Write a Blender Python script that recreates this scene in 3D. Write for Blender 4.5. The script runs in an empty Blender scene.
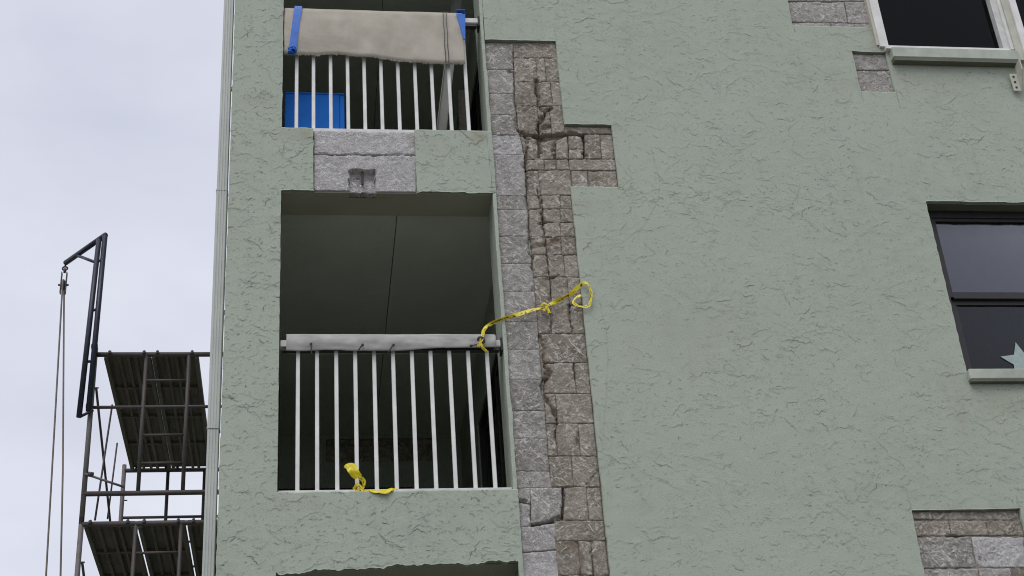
import bpy, math, random
import numpy as np
from mathutils import Matrix, Vector

random.seed(7)
SC = bpy.context.scene
COL = SC.collection

# ------------------------------------------------------------------ camera
F_PX, YAW, PITCH, ROLL = 1511.63, 0.157988, -0.523857, -0.0759104
CAM = np.array([0.0, -8.5126, 1.6])


def cam_rows():
    y, p, r = YAW, PITCH, ROLL
    Rz = np.array([[math.cos(y), -math.sin(y), 0], [math.sin(y), math.cos(y), 0], [0, 0, 1]])
    B = np.array([[1, 0, 0], [0, 0, -1], [0, 1, 0.]])
    Rx = np.array([[1, 0, 0], [0, math.cos(p), -math.sin(p)], [0, math.sin(p), math.cos(p)]])
    Rr = np.array([[math.cos(r), -math.sin(r), 0], [math.sin(r), math.cos(r), 0], [0, 0, 1]])
    return Rr @ Rx @ B @ Rz


RW = cam_rows()
cd = bpy.data.cameras.new('camera')
cam = bpy.data.objects.new('camera', cd)
COL.objects.link(cam)
cam.matrix_world = Matrix([[RW[0][i], -RW[1][i], -RW[2][i], CAM[i]] for i in range(3)] + [[0, 0, 0, 1]])
cd.sensor_width = 36
cd.lens = F_PX * 36 / 1024
cd.clip_start = 0.05
cd.clip_end = 2000
SC.camera = cam

# ------------------------------------------------------------------ world, sun, exposure
SUN_EL, SUN_AZ = 58, 205        # azimuth in degrees clockwise from +Y
world = bpy.data.worlds.new('World')
SC.world = world
world.use_nodes = True
wn, wl = world.node_tree.nodes, world.node_tree.links
wn.clear()
w_out = wn.new('ShaderNodeOutputWorld')
w_bg = wn.new('ShaderNodeBackground')
w_sky = wn.new('ShaderNodeTexSky')
w_sky.sky_type = 'NISHITA'
w_sky.sun_disc = False
w_sky.sun_elevation = math.radians(SUN_EL)
w_sky.sun_rotation = math.radians(SUN_AZ)
w_sky.dust_density = 4
w_tc = wn.new('ShaderNodeTexCoord')
w_map = wn.new('ShaderNodeMapping')
w_map.inputs['Scale'].default_value = (1.0, 1.0, 2.2)
w_noise = wn.new('ShaderNodeTexNoise')
w_noise.inputs['Scale'].default_value = 2.6
w_noise.inputs['Detail'].default_value = 5
w_noise.inputs['Roughness'].default_value = 0.5
w_ramp = wn.new('ShaderNodeValToRGB')
w_ramp.color_ramp.elements[0].position = 0.30
w_ramp.color_ramp.elements[0].color = (5.95, 6.2, 7.35, 1)
w_ramp.color_ramp.elements[1].position = 0.72
w_ramp.color_ramp.elements[1].color = (8.6, 8.85, 9.7, 1)
w_mix = wn.new('ShaderNodeMix')
w_mix.data_type = 'RGBA'
w_mix.inputs['Factor'].default_value = 0.94      # cloud cover over the clear sky
wl.new(w_tc.outputs['Generated'], w_map.inputs['Vector'])
wl.new(w_map.outputs['Vector'], w_noise.inputs['Vector'])
wl.new(w_noise.outputs['Fac'], w_ramp.inputs['Fac'])
wl.new(w_sky.outputs['Color'], w_mix.inputs['A'])
wl.new(w_ramp.outputs['Color'], w_mix.inputs['B'])
wl.new(w_mix.outputs['Result'], w_bg.inputs['Color'])
w_bg.inputs['Strength'].default_value = 0.1
wl.new(w_bg.outputs['Background'], w_out.inputs['Surface'])

sd = bpy.data.lights.new('sun', 'SUN')
sd.energy = 1.3
sd.angle = math.radians(35)
sd.color = (1.0, 0.97, 0.93)
sun = bpy.data.objects.new('sun', sd)
COL.objects.link(sun)
_el, _az = math.radians(SUN_EL), math.radians(SUN_AZ)
_dir = Vector((math.sin(_az) * math.cos(_el), math.cos(_az) * math.cos(_el), math.sin(_el)))
sun.rotation_euler = _dir.to_track_quat('Z', 'Y').to_euler()
sun.location = (0, -20, 40)

vs = SC.view_settings
vs.view_transform = 'Standard'
vs.look = 'None'
vs.exposure = 0.08
vs.gamma = 1.0
vs.use_curve_mapping = False
SC.cycles.filter_width = 1.05
SC.cycles.diffuse_bounces = 8
SC.cycles.max_bounces = 12
SC.cycles.transparent_max_bounces = 12


# ------------------------------------------------------------------ pixel helpers (a pixel is a direction; the plane gives the distance)
def ray(x, y):
    return RW.T @ np.array([(x - 512) / F_PX, (y - 288) / F_PX, 1.0])


def px(x, y, Y=0.0):
    d = ray(x, y)
    return Vector(CAM + d * ((Y - CAM[1]) / d[1]))


def pxz(x, y, Z):
    d = ray(x, y)
    return Vector(CAM + d * ((Z - CAM[2]) / d[2]))


# ------------------------------------------------------------------ numpy noise
def _h(i, j, s):
    n = (i.astype(np.int64) * 374761393 + j.astype(np.int64) * 668265263 + int(s) * 1274126177) & 0xffffffff
    n = ((n ^ (n >> 13)) * 1274126177) & 0xffffffff
    n = n ^ (n >> 16)
    return (n & 0xffff) / 65535.0


def vnoise(x, y, s=0):
    x = np.asarray(x, float); y = np.asarray(y, float)
    xi = np.floor(x); yi = np.floor(y)
    fx = x - xi; fy = y - yi
    fx = fx * fx * fx * (fx * (fx * 6 - 15) + 10); fy = fy * fy * fy * (fy * (fy * 6 - 15) + 10)
    a = _h(xi, yi, s); b = _h(xi + 1, yi, s); c = _h(xi, yi + 1, s); d = _h(xi + 1, yi + 1, s)
    return (a + (b - a) * fx) * (1 - fy) + (c + (d - c) * fx) * fy


def fbm(x, y, s=0, o=3, g=0.5):
    t = 0; a = 1; n = 0
    for k in range(o):
        t = t + a * vnoise(x * 2 ** k + 13.7 * k, y * 2 ** k - 7.3 * k, s + k * 17); n += a; a *= g
    return t / n


# ------------------------------------------------------------------ materials
def mat(name):
    m = bpy.data.materials.new(name)
    m.use_nodes = True
    nt = m.node_tree
    return m, nt.nodes, nt.links, nt.nodes['Principled BSDF']


def nd(N, t, **kw):
    n = N.new(t)
    for k, v in kw.items():
        if k in n.inputs:
            n.inputs[k].default_value = v
        else:
            setattr(n, k, v)
    return n


def mixc(N, L, fac, a, b, blend='MIX'):
    m = N.new('ShaderNodeMix'); m.data_type = 'RGBA'; m.blend_type = blend
    for sock, v in (('Factor', fac), ('A', a), ('B', b)):
        if isinstance(v, (int, float)):
            m.inputs[sock].default_value = v
        elif isinstance(v, tuple):
            m.inputs[sock].default_value = v if len(v) == 4 else v + (1,)
        else:
            L.new(v, m.inputs[sock])
    return m.outputs['Result']


def ramp(N, L, src, p0, p1, c0=(0, 0, 0), c1=(1, 1, 1)):
    r = N.new('ShaderNodeValToRGB')
    r.color_ramp.elements[0].position = p0; r.color_ramp.elements[0].color = c0 + (1,)
    r.color_ramp.elements[1].position = p1; r.color_ramp.elements[1].color = c1 + (1,)
    L.new(src, r.inputs['Fac'])
    return r.outputs['Color']


def noise(N, L, vec, scale, detail=4, rough=0.55, dist=0.0):
    n = nd(N, 'ShaderNodeTexNoise', Scale=scale, Detail=detail, Roughness=rough, Distortion=dist)
    if vec is not None:
        L.new(vec, n.inputs['Vector'])
    return n.outputs['Fac']


def coords(N, L, scale=(1, 1, 1), rot=(0, 0, 0)):
    g = N.new('ShaderNodeNewGeometry')
    m = N.new('ShaderNodeMapping')
    m.inputs['Scale'].default_value = scale
    m.inputs['Rotation'].default_value = rot
    L.new(g.outputs['Position'], m.inputs['Vector'])
    return m.outputs['Vector']


def bump(N, L, bsdf, h, strength=0.4, dist=0.004):
    b = nd(N, 'ShaderNodeBump', Strength=strength, Distance=dist)
    L.new(h, b.inputs['Height'])
    L.new(b.outputs['Normal'], bsdf.inputs['Normal'])


def plain(name, col, rough=0.5, metal=0.0, var=0.12, scale=30, bmp=0.15):
    m, N, L, B = mat(name)
    v = coords(N, L)
    n = noise(N, L, v, scale, 5)
    c = mixc(N, L, ramp(N, L, n, 0.3, 0.7), tuple(x * (1 - var) for x in col), tuple(min(1, x * (1 + var)) for x in col))
    L.new(c, B.inputs['Base Color'])
    B.inputs['Roughness'].default_value = rough
    B.inputs['Metallic'].default_value = metal
    if bmp:
        bump(N, L, B, n, bmp, 0.002)
    return m


def stucco_mat():
    m, N, L, B = mat('painted_stucco')
    v = coords(N, L)
    big = noise(N, L, v, 0.9, 4, 0.6)
    mid = noise(N, L, coords(N, L, (1, 1, 2.0)), 7, 5, 0.6)
    fine = noise(N, L, v, 140, 3, 0.6)
    c = mixc(N, L, ramp(N, L, big, 0.3, 0.7), (0.338, 0.388, 0.320), (0.392, 0.440, 0.368))
    c = mixc(N, L, ramp(N, L, mid, 0.35, 0.75), c, (0.403, 0.446, 0.370))
    # yellowish run-off and rust stains in soft vertical patches
    st = noise(N, L, coords(N, L, (3.0, 1, 0.7)), 1.3, 4, 0.6)
    c = mixc(N, L, ramp(N, L, st, 0.62, 0.85, (0, 0, 0), (.55, .55, .55)), c, (0.37, 0.37, 0.29))
    gr = noise(N, L, coords(N, L, (6.0, 1, 0.5)), 2.2, 5, 0.65)
    c = mixc(N, L, ramp(N, L, gr, 0.58, 0.9, (0, 0, 0), (.7, .7, .7)), c, (0.27, 0.30, 0.255))
    # hairline cracks, saw cuts and painted-in trowel-edge shade, carried by the mesh
    a = N.new('ShaderNodeAttribute'); a.attribute_name = 'crack_and_shade'
    c = mixc(N, L, a.outputs['Fac'], c, (0.055, 0.058, 0.045))
    a2 = N.new('ShaderNodeAttribute'); a2.attribute_name = 'rust'
    c = mixc(N, L, a2.outputs['Fac'], c, (0.26, 0.20, 0.14))
    sp = ramp(N, L, noise(N, L, v, 75, 3, 0.6), 0.60, 0.74)
    c = mixc(N, L, sp, c, (0.20, 0.22, 0.185))
    gp = ramp(N, L, noise(N, L, coords(N, L, (1, 1, 1.6)), 130, 2, 0.6), 0.25, 0.75, (.86, .86, .86), (1.14, 1.14, 1.14))
    c = mixc(N, L, 1.0, c, gp, 'MULTIPLY')
    L.new(c, B.inputs['Base Color'])
    B.inputs['Roughness'].default_value = 0.78
    B.inputs['Specular IOR Level'].default_value = 0.3
    bump(N, L, B, fine, 0.5, 0.004)
    return m


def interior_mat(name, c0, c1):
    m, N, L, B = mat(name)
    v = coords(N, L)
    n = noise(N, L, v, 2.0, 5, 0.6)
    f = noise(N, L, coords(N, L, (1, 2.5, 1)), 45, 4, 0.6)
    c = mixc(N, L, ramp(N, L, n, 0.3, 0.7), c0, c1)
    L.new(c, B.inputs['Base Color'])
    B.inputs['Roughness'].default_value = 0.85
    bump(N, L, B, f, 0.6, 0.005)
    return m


def masonry_mat(name, c0, c1, streak, streak_amt, pit=0.5):
    m, N, L, B = mat(name)
    oi = N.new('ShaderNodeObjectInfo')
    add = N.new('ShaderNodeVectorMath'); add.operation = 'ADD'
    sc = N.new('ShaderNodeVectorMath'); sc.operation = 'SCALE'
    sc.inputs[0].default_value = (7.3, 3.1, 5.7)
    L.new(oi.outputs['Random'], sc.inputs['Scale'])
    g = N.new('ShaderNodeNewGeometry')
    L.new(g.outputs['Position'], add.inputs[0]); L.new(sc.outputs['Vector'], add.inputs[1])
    vec = add.outputs['Vector']
    n1 = noise(N, L, vec, 9, 6, 0.65)
    n2 = noise(N, L, vec, 60, 4, 0.65)
    n3 = noise(N, L, vec, 190, 2, 0.6)
    c = mixc(N, L, ramp(N, L, n1, 0.32, 0.68), c0, c1)
    tint = ramp(N, L, oi.outputs['Random'], 0.0, 1.0, (0.84, 0.82, 0.79), (1.12, 1.12, 1.12))
    c = mixc(N, L, 1.0, c, tint, 'MULTIPLY')
    # trowelled smears of old scratch coat left on the face: thin curved ridges in two directions
    sums = None
    for rot, sca, lo in ((0.85, 8.0, 0.0), (-0.65, 11.0, 4.0), (0.25, 17.0, 9.0)):
        mp = N.new('ShaderNodeMapping'); mp.vector_type = 'TEXTURE'; mp.inputs['Rotation'].default_value = (0, rot, 0)
        mp.inputs['Location'].default_value = (lo, lo, lo)
        mp.inputs['Scale'].default_value = (1.0, 1, 0.32)
        L.new(vec, mp.inputs['Vector'])
        s1 = noise(N, L, mp.outputs['Vector'], sca, 3, 0.5, 2.2)
        wv = ramp(N, L, s1, 0.55, 0.64)
        wm = ramp(N, L, noise(N, L, mp.outputs['Vector'], 3.0, 3, 0.6), 0.40, 0.60)
        mm = N.new('ShaderNodeMath'); mm.operation = 'MULTIPLY'; L.new(wv, mm.inputs[0]); L.new(wm, mm.inputs[1])
        if sums is not None:
            mx = N.new('ShaderNodeMath'); mx.operation = 'MAXIMUM'; L.new(mm.outputs[0], mx.inputs[0]); L.new(sums, mx.inputs[1]); mm = mx
        sums = mm.outputs[0]
    m2 = N.new('ShaderNodeMath'); m2.operation = 'MULTIPLY'; L.new(sums, m2.inputs[0]); m2.inputs[1].default_value = streak_amt
    c = mixc(N, L, m2.outputs[0], c, streak)
    fl = ramp(N, L, noise(N, L, vec, 28, 5, 0.7), 0.55, 0.66, (0, 0, 0), (.8, .8, .8))
    c = mixc(N, L, fl, c, streak)
    gp = ramp(N, L, noise(N, L, vec, 120, 3, 0.65), 0.25, 0.75, (.60, .60, .60), (1.40, 1.40, 1.40))
    c = mixc(N, L, 1.0, c, gp, 'MULTIPLY')
    pt = ramp(N, L, n2, 0.60, 0.72)
    mp3 = N.new('ShaderNodeMath'); mp3.operation = 'MULTIPLY'; L.new(pt, mp3.inputs[0]); mp3.inputs[1].default_value = pit
    c = mixc(N, L, mp3.outputs[0], c, tuple(x * 0.45 for x in c0))
    a = N.new('ShaderNodeAttribute'); a.attribute_name = 'crack_and_shade'
    c = mixc(N, L, a.outputs['Fac'], c, (0.16, 0.105, 0.075))
    L.new(c, B.inputs['Base Color'])
    B.inputs['Roughness'].default_value = 0.92
    B.inputs['Specular IOR Level'].default_value = 0.2
    hm = N.new('ShaderNodeMath'); hm.operation = 'ADD'; L.new(n2, hm.inputs[0]); L.new(n3, hm.inputs[1])
    h2 = N.new('ShaderNodeMath'); h2.operation = 'MULTIPLY_ADD'; L.new(mm.outputs[0], h2.inputs[0]); h2.inputs[1].default_value = 0.8
    L.new(hm.outputs[0], h2.inputs[2])
    bump(N, L, B, h2.outputs[0], 0.75, 0.006)
    return m


def glass_mat(name, tint, rough=0.02, refl=1.0):
    m = bpy.data.materials.new(name); m.use_nodes = True
    N, L = m.node_tree.nodes, m.node_tree.links
    N.clear()
    o = N.new('ShaderNodeOutputMaterial')
    t = N.new('ShaderNodeBsdfTransparent'); t.inputs['Color'].default_value = tint + (1,)
    g = N.new('ShaderNodeBsdfGlossy'); g.inputs['Roughness'].default_value = rough
    g.inputs['Color'].default_value = (refl, refl, refl, 1)
    f = N.new('ShaderNodeFresnel'); f.inputs['IOR'].default_value = 1.5
    n = N.new('ShaderNodeTexNoise'); n.inputs['Scale'].default_value = 1.5
    b = N.new('ShaderNodeBump'); b.inputs['Strength'].default_value = 0.03; b.inputs['Distance'].default_value = 0.02
    L.new(n.outputs['Fac'], b.inputs['Height']); L.new(b.outputs['Normal'], g.inputs['Normal'])
    x = N.new('ShaderNodeMixShader')
    L.new(f.outputs['Fac'], x.inputs['Fac']); L.new(t.outputs[0], x.inputs[1]); L.new(g.outputs[0], x.inputs[2])
    L.new(x.outputs[0], o.inputs['Surface'])
    return m


def tape_mat():
    m, N, L, B = mat('caution_tape_plastic')
    uv = N.new('ShaderNodeUVMap'); uv.uv_map = 'UVMap'
    sx = N.new('ShaderNodeSeparateXYZ'); L.new(uv.outputs['UV'], sx.inputs[0])
    br = nd(N, 'ShaderNodeTexBrick', Scale=1.0)
    br.offset = 0.37; br.squash = 1.0
    mp = N.new('ShaderNodeMapping'); mp.inputs['Scale'].default_value = (40, 3.0, 1)
    L.new(uv.outputs['UV'], mp.inputs['Vector'])
    n = noise(N, L, mp.outputs['Vector'], 1.0, 2, 0.5)
    f = ramp(N, L, n, 0.53, 0.57)
    band = ramp(N, L, sx.outputs['Y'], 0.30, 0.34)
    mm = N.new('ShaderNodeMath'); mm.operation = 'MULTIPLY'; L.new(f, mm.inputs[0]); L.new(band, mm.inputs[1])
    c = mixc(N, L, mm.outputs[0], (0.74, 0.61, 0.015), (0.035, 0.033, 0.015))
    L.new(c, B.inputs['Base Color'])
    B.inputs['Roughness'].default_value = 0.4
    return m


def weave_mat(name, c0, c1, scale):
    m, N, L, B = mat(name)
    v = coords(N, L)
    w1 = nd(N, 'ShaderNodeTexWave', Scale=scale, Distortion=1.0, Detail=2.0); w1.bands_direction = 'X'
    w2 = nd(N, 'ShaderNodeTexWave', Scale=scale, Distortion=1.0, Detail=2.0); w2.bands_direction = 'Z'
    L.new(v, w1.inputs['Vector']); L.new(v, w2.inputs['Vector'])
    mm = N.new('ShaderNodeMath'); mm.operation = 'MULTIPLY'; L.new(w1.outputs['Fac'], mm.inputs[0]); L.new(w2.outputs['Fac'], mm.inputs[1])
    n = noise(N, L, v, 6, 5, 0.6)
    c = mixc(N, L, ramp(N, L, n, 0.35, 0.7), c0, c1)
    c = mixc(N, L, 0.25, c, mm.outputs[0], 'SOFT_LIGHT')
    spot = ramp(N, L, noise(N, L, v, 3.1, 3, 0.5), 0.62, 0.75)
    c = mixc(N, L, spot, c, tuple(x * 0.8 for x in c0[:2]) + (c0[2] * 0.62,))
    L.new(c, B.inputs['Base Color'])
    B.inputs['Roughness'].default_value = 0.95
    B.inputs['Specular IOR Level'].default_value = 0.1
    bump(N, L, B, mm.outputs[0], 0.5, 0.003)
    return m


def rusty_mat(name, col, amt):
    m, N, L, B = mat(name)
    v = coords(N, L)
    n = noise(N, L, v, 14, 5, 0.65)
    c = mixc(N, L, ramp(N, L, n, 0.50, 0.62), col, (0.10, 0.055, 0.035))
    c = mixc(N, L, amt, col, c)
    L.new(c, B.inputs['Base Color'])
    B.inputs['Roughness'].default_value = 0.6
    bump(N, L, B, n, 0.2, 0.002)
    return m


def plank_mat():
    m, N, L, B = mat('weathered_deck')
    v = coords(N, L)
    n = noise(N, L, coords(N, L, (9, 0.7, 9)), 3.0, 6, 0.7)
    k = noise(N, L, v, 4, 4, 0.6)
    c = mixc(N, L, ramp(N, L, n, 0.3, 0.7), (0.05, 0.048, 0.036), (0.15, 0.14, 0.108))
    c = mixc(N, L, ramp(N, L, k, 0.55, 0.75), c, (0.05, 0.045, 0.035))
    L.new(c, B.inputs['Base Color'])
    B.inputs['Roughness'].default_value = 0.8
    bump(N, L, B, n, 0.4, 0.003)
    return m


M = {}
M['stucco'] = stucco_mat()
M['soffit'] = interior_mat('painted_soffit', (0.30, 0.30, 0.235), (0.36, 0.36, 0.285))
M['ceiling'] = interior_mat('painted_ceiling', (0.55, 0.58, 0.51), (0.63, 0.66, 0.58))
M['painted_shade'] = interior_mat('shade_coloured_paint', (0.10, 0.11, 0.08), (0.15, 0.16, 0.12))  # darker colour that paints shade onto window heads and sill undersides
M['block_grey'] = masonry_mat('grey_block', (0.225, 0.215, 0.20), (0.40, 0.38, 0.355), (0.60, 0.585, 0.56), 0.9, 0.8)
M['block_brown'] = masonry_mat('brown_block', (0.190, 0.170, 0.140), (0.350, 0.315, 0.265), (0.58, 0.55, 0.50), 0.85, 0.75)
M['concrete'] = masonry_mat('bare_concrete', (0.33, 0.32, 0.315), (0.50, 0.49, 0.485), (0.66, 0.65, 0.64), 0.6, 0.6)
M['rubble'] = masonry_mat('mortar_backing', (0.17, 0.145, 0.12), (0.27, 0.235, 0.20), (0.45, 0.42, 0.38), 0.4, 0.6)
M['white'] = plain('white_aluminium', (0.72, 0.715, 0.69), 0.42, 0, 0.12, 9, 0.08)
M['white_dirty'] = plain('dirty_white_paint', (0.60, 0.60, 0.58), 0.5, 0, 0.15, 12, 0.1)
M['cream'] = plain('cream_painted_metal', (0.50, 0.50, 0.42), 0.5, 0, 0.12, 14, 0.1)
M['green_paint'] = plain('green_painted_concrete', (0.40, 0.44, 0.37), 0.7, 0, 0.15, 10, 0.4)
M['downspout'] = plain('grey_green_aluminium', (0.46, 0.49, 0.455), 0.45, 0, 0.08, 5, 0.05)
M['bronze'] = plain('bronze_aluminium', (0.022, 0.020, 0.022), 0.45, 0.0, 0.2, 15, 0.05)
M['black'] = plain('black_interior', (0.012, 0.012, 0.014), 0.7, 0, 0.2, 5, 0)
M['room'] = plain('dark_room', (0.06, 0.06, 0.065), 0.9, 0, 0.2, 2, 0)
M['curtain'] = plain('dark_curtain', (0.07, 0.07, 0.08), 0.95, 0, 0.2, 6, 0)
M['blind'] = plain('grey_blind', (0.26, 0.26, 0.29), 0.9, 0, 0.08, 3, 0)
M['screen'] = plain('insect_screen_mesh', (0.09, 0.09, 0.105), 0.9, 0, 0.3, 90, 0)
M['glass'] = glass_mat('window_glass', (0.80, 0.82, 0.86), .02, .70)
M['glass_dim'] = glass_mat('screened_glass', (0.55, 0.58, 0.62), .05, .55)
M['glass_dark'] = glass_mat('tinted_glass', (0.45, 0.47, 0.50), .03, .36)
M['carpet'] = weave_mat('beige_canvas', (0.47, 0.437, 0.37), (0.57, 0.535, 0.46), 45)
M['foam'] = weave_mat('grey_felt', (0.42, 0.415, 0.395), (0.56, 0.555, 0.53), 70)
M['blue_tape'] = plain('blue_tape', (0.012, 0.13, 0.55), 0.45, 0, 0.15, 25, 0.2)
M['blue_panel'] = plain('blue_plastic', (0.003, 0.15, 0.58), 0.85, 0, 0.12, 6, 0.1)
M['tape'] = tape_mat()
M['tape_plain'] = plain('yellow_plastic', (0.72, 0.60, 0.012), 0.4, 0, 0.2, 30, 0.2)
M['tie'] = plain('black_plastic_tie', (0.02, 0.02, 0.02), 0.4, 0, 0.1, 20, 0)
M['steel'] = rusty_mat('scaffold_steel', (0.055, 0.050, 0.052), 0.6)
M['steel_light'] = rusty_mat('galvanised_tube', (0.14, 0.13, 0.13), 0.55)
M['navy'] = plain('dark_blue_steel', (0.022, 0.026, 0.045), 0.45, 0.2, 0.3, 20, 0.1)
M['plank'] = plank_mat()
M['rope'] = plain('fibre_rope', (0.20, 0.18, 0.16), 0.9, 0, 0.3, 120, 0.3)
M['rebar'] = plain('rusted_rebar', (0.05, 0.03, 0.022), 0.8, 0, 0.3, 60, 0.3)
M['aggregate'] = masonry_mat('broken_aggregate', (0.22, 0.21, 0.21), (0.46, 0.45, 0.45), (0.72, 0.71, 0.70), 0.9, 0.9)
M['star'] = plain('pale_teal_star', (0.34, 0.42, 0.40), 0.6, 0, 0.12, 25, 0.1)
M['asphalt'] = plain('paving', (0.15, 0.142, 0.12), 0.9, 0, 0.25, 3, 0.3)
M['pipe'] = plain('brushed_grey_track', (0.26, 0.26, 0.25), 0.5, 0.0, 0.08, 14, 0.1)


# ------------------------------------------------------------------ mesh helpers
class MB:
    def __init__(s):
        s.v = []; s.f = []

    def add(s, vs_, fs):
        o = len(s.v)
        s.v += [tuple(p) for p in vs_]
        s.f += [tuple(i + o for i in f) for f in fs]
        return s

    def box(s, x0, x1, y0, y1, z0, z1, bev=0.0):
        if bev <= 0:
            s.add([(x0, y0, z0), (x1, y0, z0), (x1, y1, z0), (x0, y1, z0), (x0, y0, z1), (x1, y0, z1), (x1, y1, z1), (x0, y1, z1)],
                  [(0, 3, 2, 1), (4, 5, 6, 7), (0, 1, 5, 4), (1, 2, 6, 5), (2, 3, 7, 6), (3, 0, 4, 7)])
            return s
        b = min(bev, (x1 - x0) * .45, (y1 - y0) * .45, (z1 - z0) * .45)
        import itertools
        pts = []
        idx = {}
        for sx, sy, sz in itertools.product((0, 1), repeat=3):
            X = (x0, x1)[sx]; Y = (y0, y1)[sy]; Z = (z0, z1)[sz]
            dx = b if sx == 0 else -b; dy = b if sy == 0 else -b; dz = b if sz == 0 else -b
            for a, p in (('x', (X, Y + dy, Z + dz)), ('y', (X + dx, Y, Z + dz)), ('z', (X + dx, Y + dy, Z))):
                idx[(sx, sy, sz, a)] = len(pts); pts.append(p)
        fs = []
        q = ((0, 0), (1, 0), (1, 1), (0, 1))
        for t in (0, 1):
            fs.append(tuple(idx[(t, a, c, 'x')] for a, c in q))
            fs.append(tuple(idx[(a, t, c, 'y')] for a, c in q))
            fs.append(tuple(idx[(a, c, t, 'z')] for a, c in q))
        for a, c in q:
            fs.append((idx[(0, a, c, 'y')], idx[(1, a, c, 'y')], idx[(1, a, c, 'z')], idx[(0, a, c, 'z')]))
            fs.append((idx[(a, 0, c, 'x')], idx[(a, 1, c, 'x')], idx[(a, 1, c, 'z')], idx[(a, 0, c, 'z')]))
            fs.append((idx[(a, c, 0, 'x')], idx[(a, c, 1, 'x')], idx[(a, c, 1, 'y')], idx[(a, c, 0, 'y')]))
        for k in itertools.product((0, 1), repeat=3):
            fs.append((idx[k + ('x',)], idx[k + ('y',)], idx[k + ('z',)]))
        s.add(pts, fs)
        return s

    def tube(s, p, q, r, n=10, r2=None):
        p = Vector(p); q = Vector(q); d = (q - p).normalized()
        a = d.orthogonal().normalized(); b = d.cross(a)
        r2 = r if r2 is None else r2
        vs_ = []
        for c, rr in ((p, r), (q, r2)):
            for k in range(n):
                t = 2 * math.pi * k / n
                vs_.append(c + (a * math.cos(t) + b * math.sin(t)) * rr)
        fs = [(k, (k + 1) % n, n + (k + 1) % n, n + k) for k in range(n)]
        fs += [tuple(range(n))[::-1], tuple(range(n, 2 * n))]
        s.add(vs_, fs)
        return s

    def path(s, pts, r, n=8):
        pts = [Vector(p) for p in pts]
        rings = []
        a = None
        for i, p in enumerate(pts):
            d = (pts[min(i + 1, len(pts) - 1)] - pts[max(i - 1, 0)]).normalized()
            a = d.orthogonal().normalized() if a is None else (a - d * a.dot(d)).normalized()
            b = d.cross(a)
            rings.append([p + (a * math.cos(2 * math.pi * k / n) + b * math.sin(2 * math.pi * k / n)) * r for k in range(n)])
        vs_ = [v for R_ in rings for v in R_]
        fs = []
        for i in range(len(pts) - 1):
            for k in range(n):
                fs.append((i * n + k, i * n + (k + 1) % n, (i + 1) * n + (k + 1) % n, (i + 1) * n + k))
        fs += [tuple(range(n))[::-1], tuple(range((len(pts) - 1) * n, len(pts) * n))]
        s.add(vs_, fs)
        return s

    def build(s, name, m, parent=None, smooth=False):
        me = bpy.data.meshes.new(name)
        me.from_pydata(s.v, [], s.f)
        me.materials.append(M[m])
        if smooth:
            me.polygons.foreach_set('use_smooth', [True] * len(me.polygons))
        me.update()
        o = bpy.data.objects.new(name, me)
        COL.objects.link(o)
        if parent:
            attach(o, parent)
        return o


def attach(o, parent):
    # every parent sits at the world place its own matrix_basis gives
    o.parent = parent
    o.matrix_parent_inverse = parent.matrix_basis.inverted()


def empty(name, loc, parent=None):
    o = bpy.data.objects.new(name, None)
    o.empty_display_size = 0.1
    o.location = loc
    COL.objects.link(o)
    if parent:
        pass
    return o


def tag(o, label, cat, group=None):
    o['label'] = label; o['category'] = cat
    if group:
        o['group'] = group
    return o


def np_mesh(name, V, Fq, m, parent=None, attrs=None, smooth=True):
    me = bpy.data.meshes.new(name)
    me.vertices.add(len(V)); me.vertices.foreach_set('co', np.ascontiguousarray(V, dtype=np.float32).ravel())
    n = len(Fq)
    me.loops.add(n * 4); me.loops.foreach_set('vertex_index', np.ascontiguousarray(Fq, dtype=np.int32).ravel())
    me.polygons.add(n); me.polygons.foreach_set('loop_start', np.arange(0, n * 4, 4, dtype=np.int32))
    if smooth:
        me.polygons.foreach_set('use_smooth', np.ones(n, dtype=bool))
    me.update(calc_edges=True)
    for k, a in (attrs or {}).items():
        at = me.attributes.new(k, 'FLOAT', 'POINT'); at.data.foreach_set('value', np.ascontiguousarray(a, dtype=np.float32).ravel())
    me.materials.append(M[m])
    o = bpy.data.objects.new(name, me)
    COL.objects.link(o)
    if parent:
        attach(o, parent)
    return o


def seg_dist(X, Z, pts):
    d = np.full(X.shape, 1e9)
    for (ax, az), (bx, bz) in zip(pts[:-1], pts[1:]):
        vx, vz = bx - ax, bz - az
        L2 = vx * vx + vz * vz + 1e-12
        t = np.clip(((X - ax) * vx + (Z - az) * vz) / L2, 0, 1)
        d = np.minimum(d, np.hypot(X - ax - t * vx, Z - az - t * vz))
    return d


def wpts(pl):
    return [(p.x, p.z) for p in (px(x, y) for x, y in pl)]


# ================================================================== ground
g = MB()
g.add([(-400, -400, 0), (400, -400, 0), (400, 400, 0), (-400, 400, 0)], [(0, 1, 2, 3)])
ground = g.build('ground', 'asphalt'); ground['kind'] = 'structure'

# ================================================================== building
bld = empty('apartment_building', (2.5, 0, 0))
tag(bld, 'green stuccoed apartment building with balconies and patches of bare block', 'building')

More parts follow.
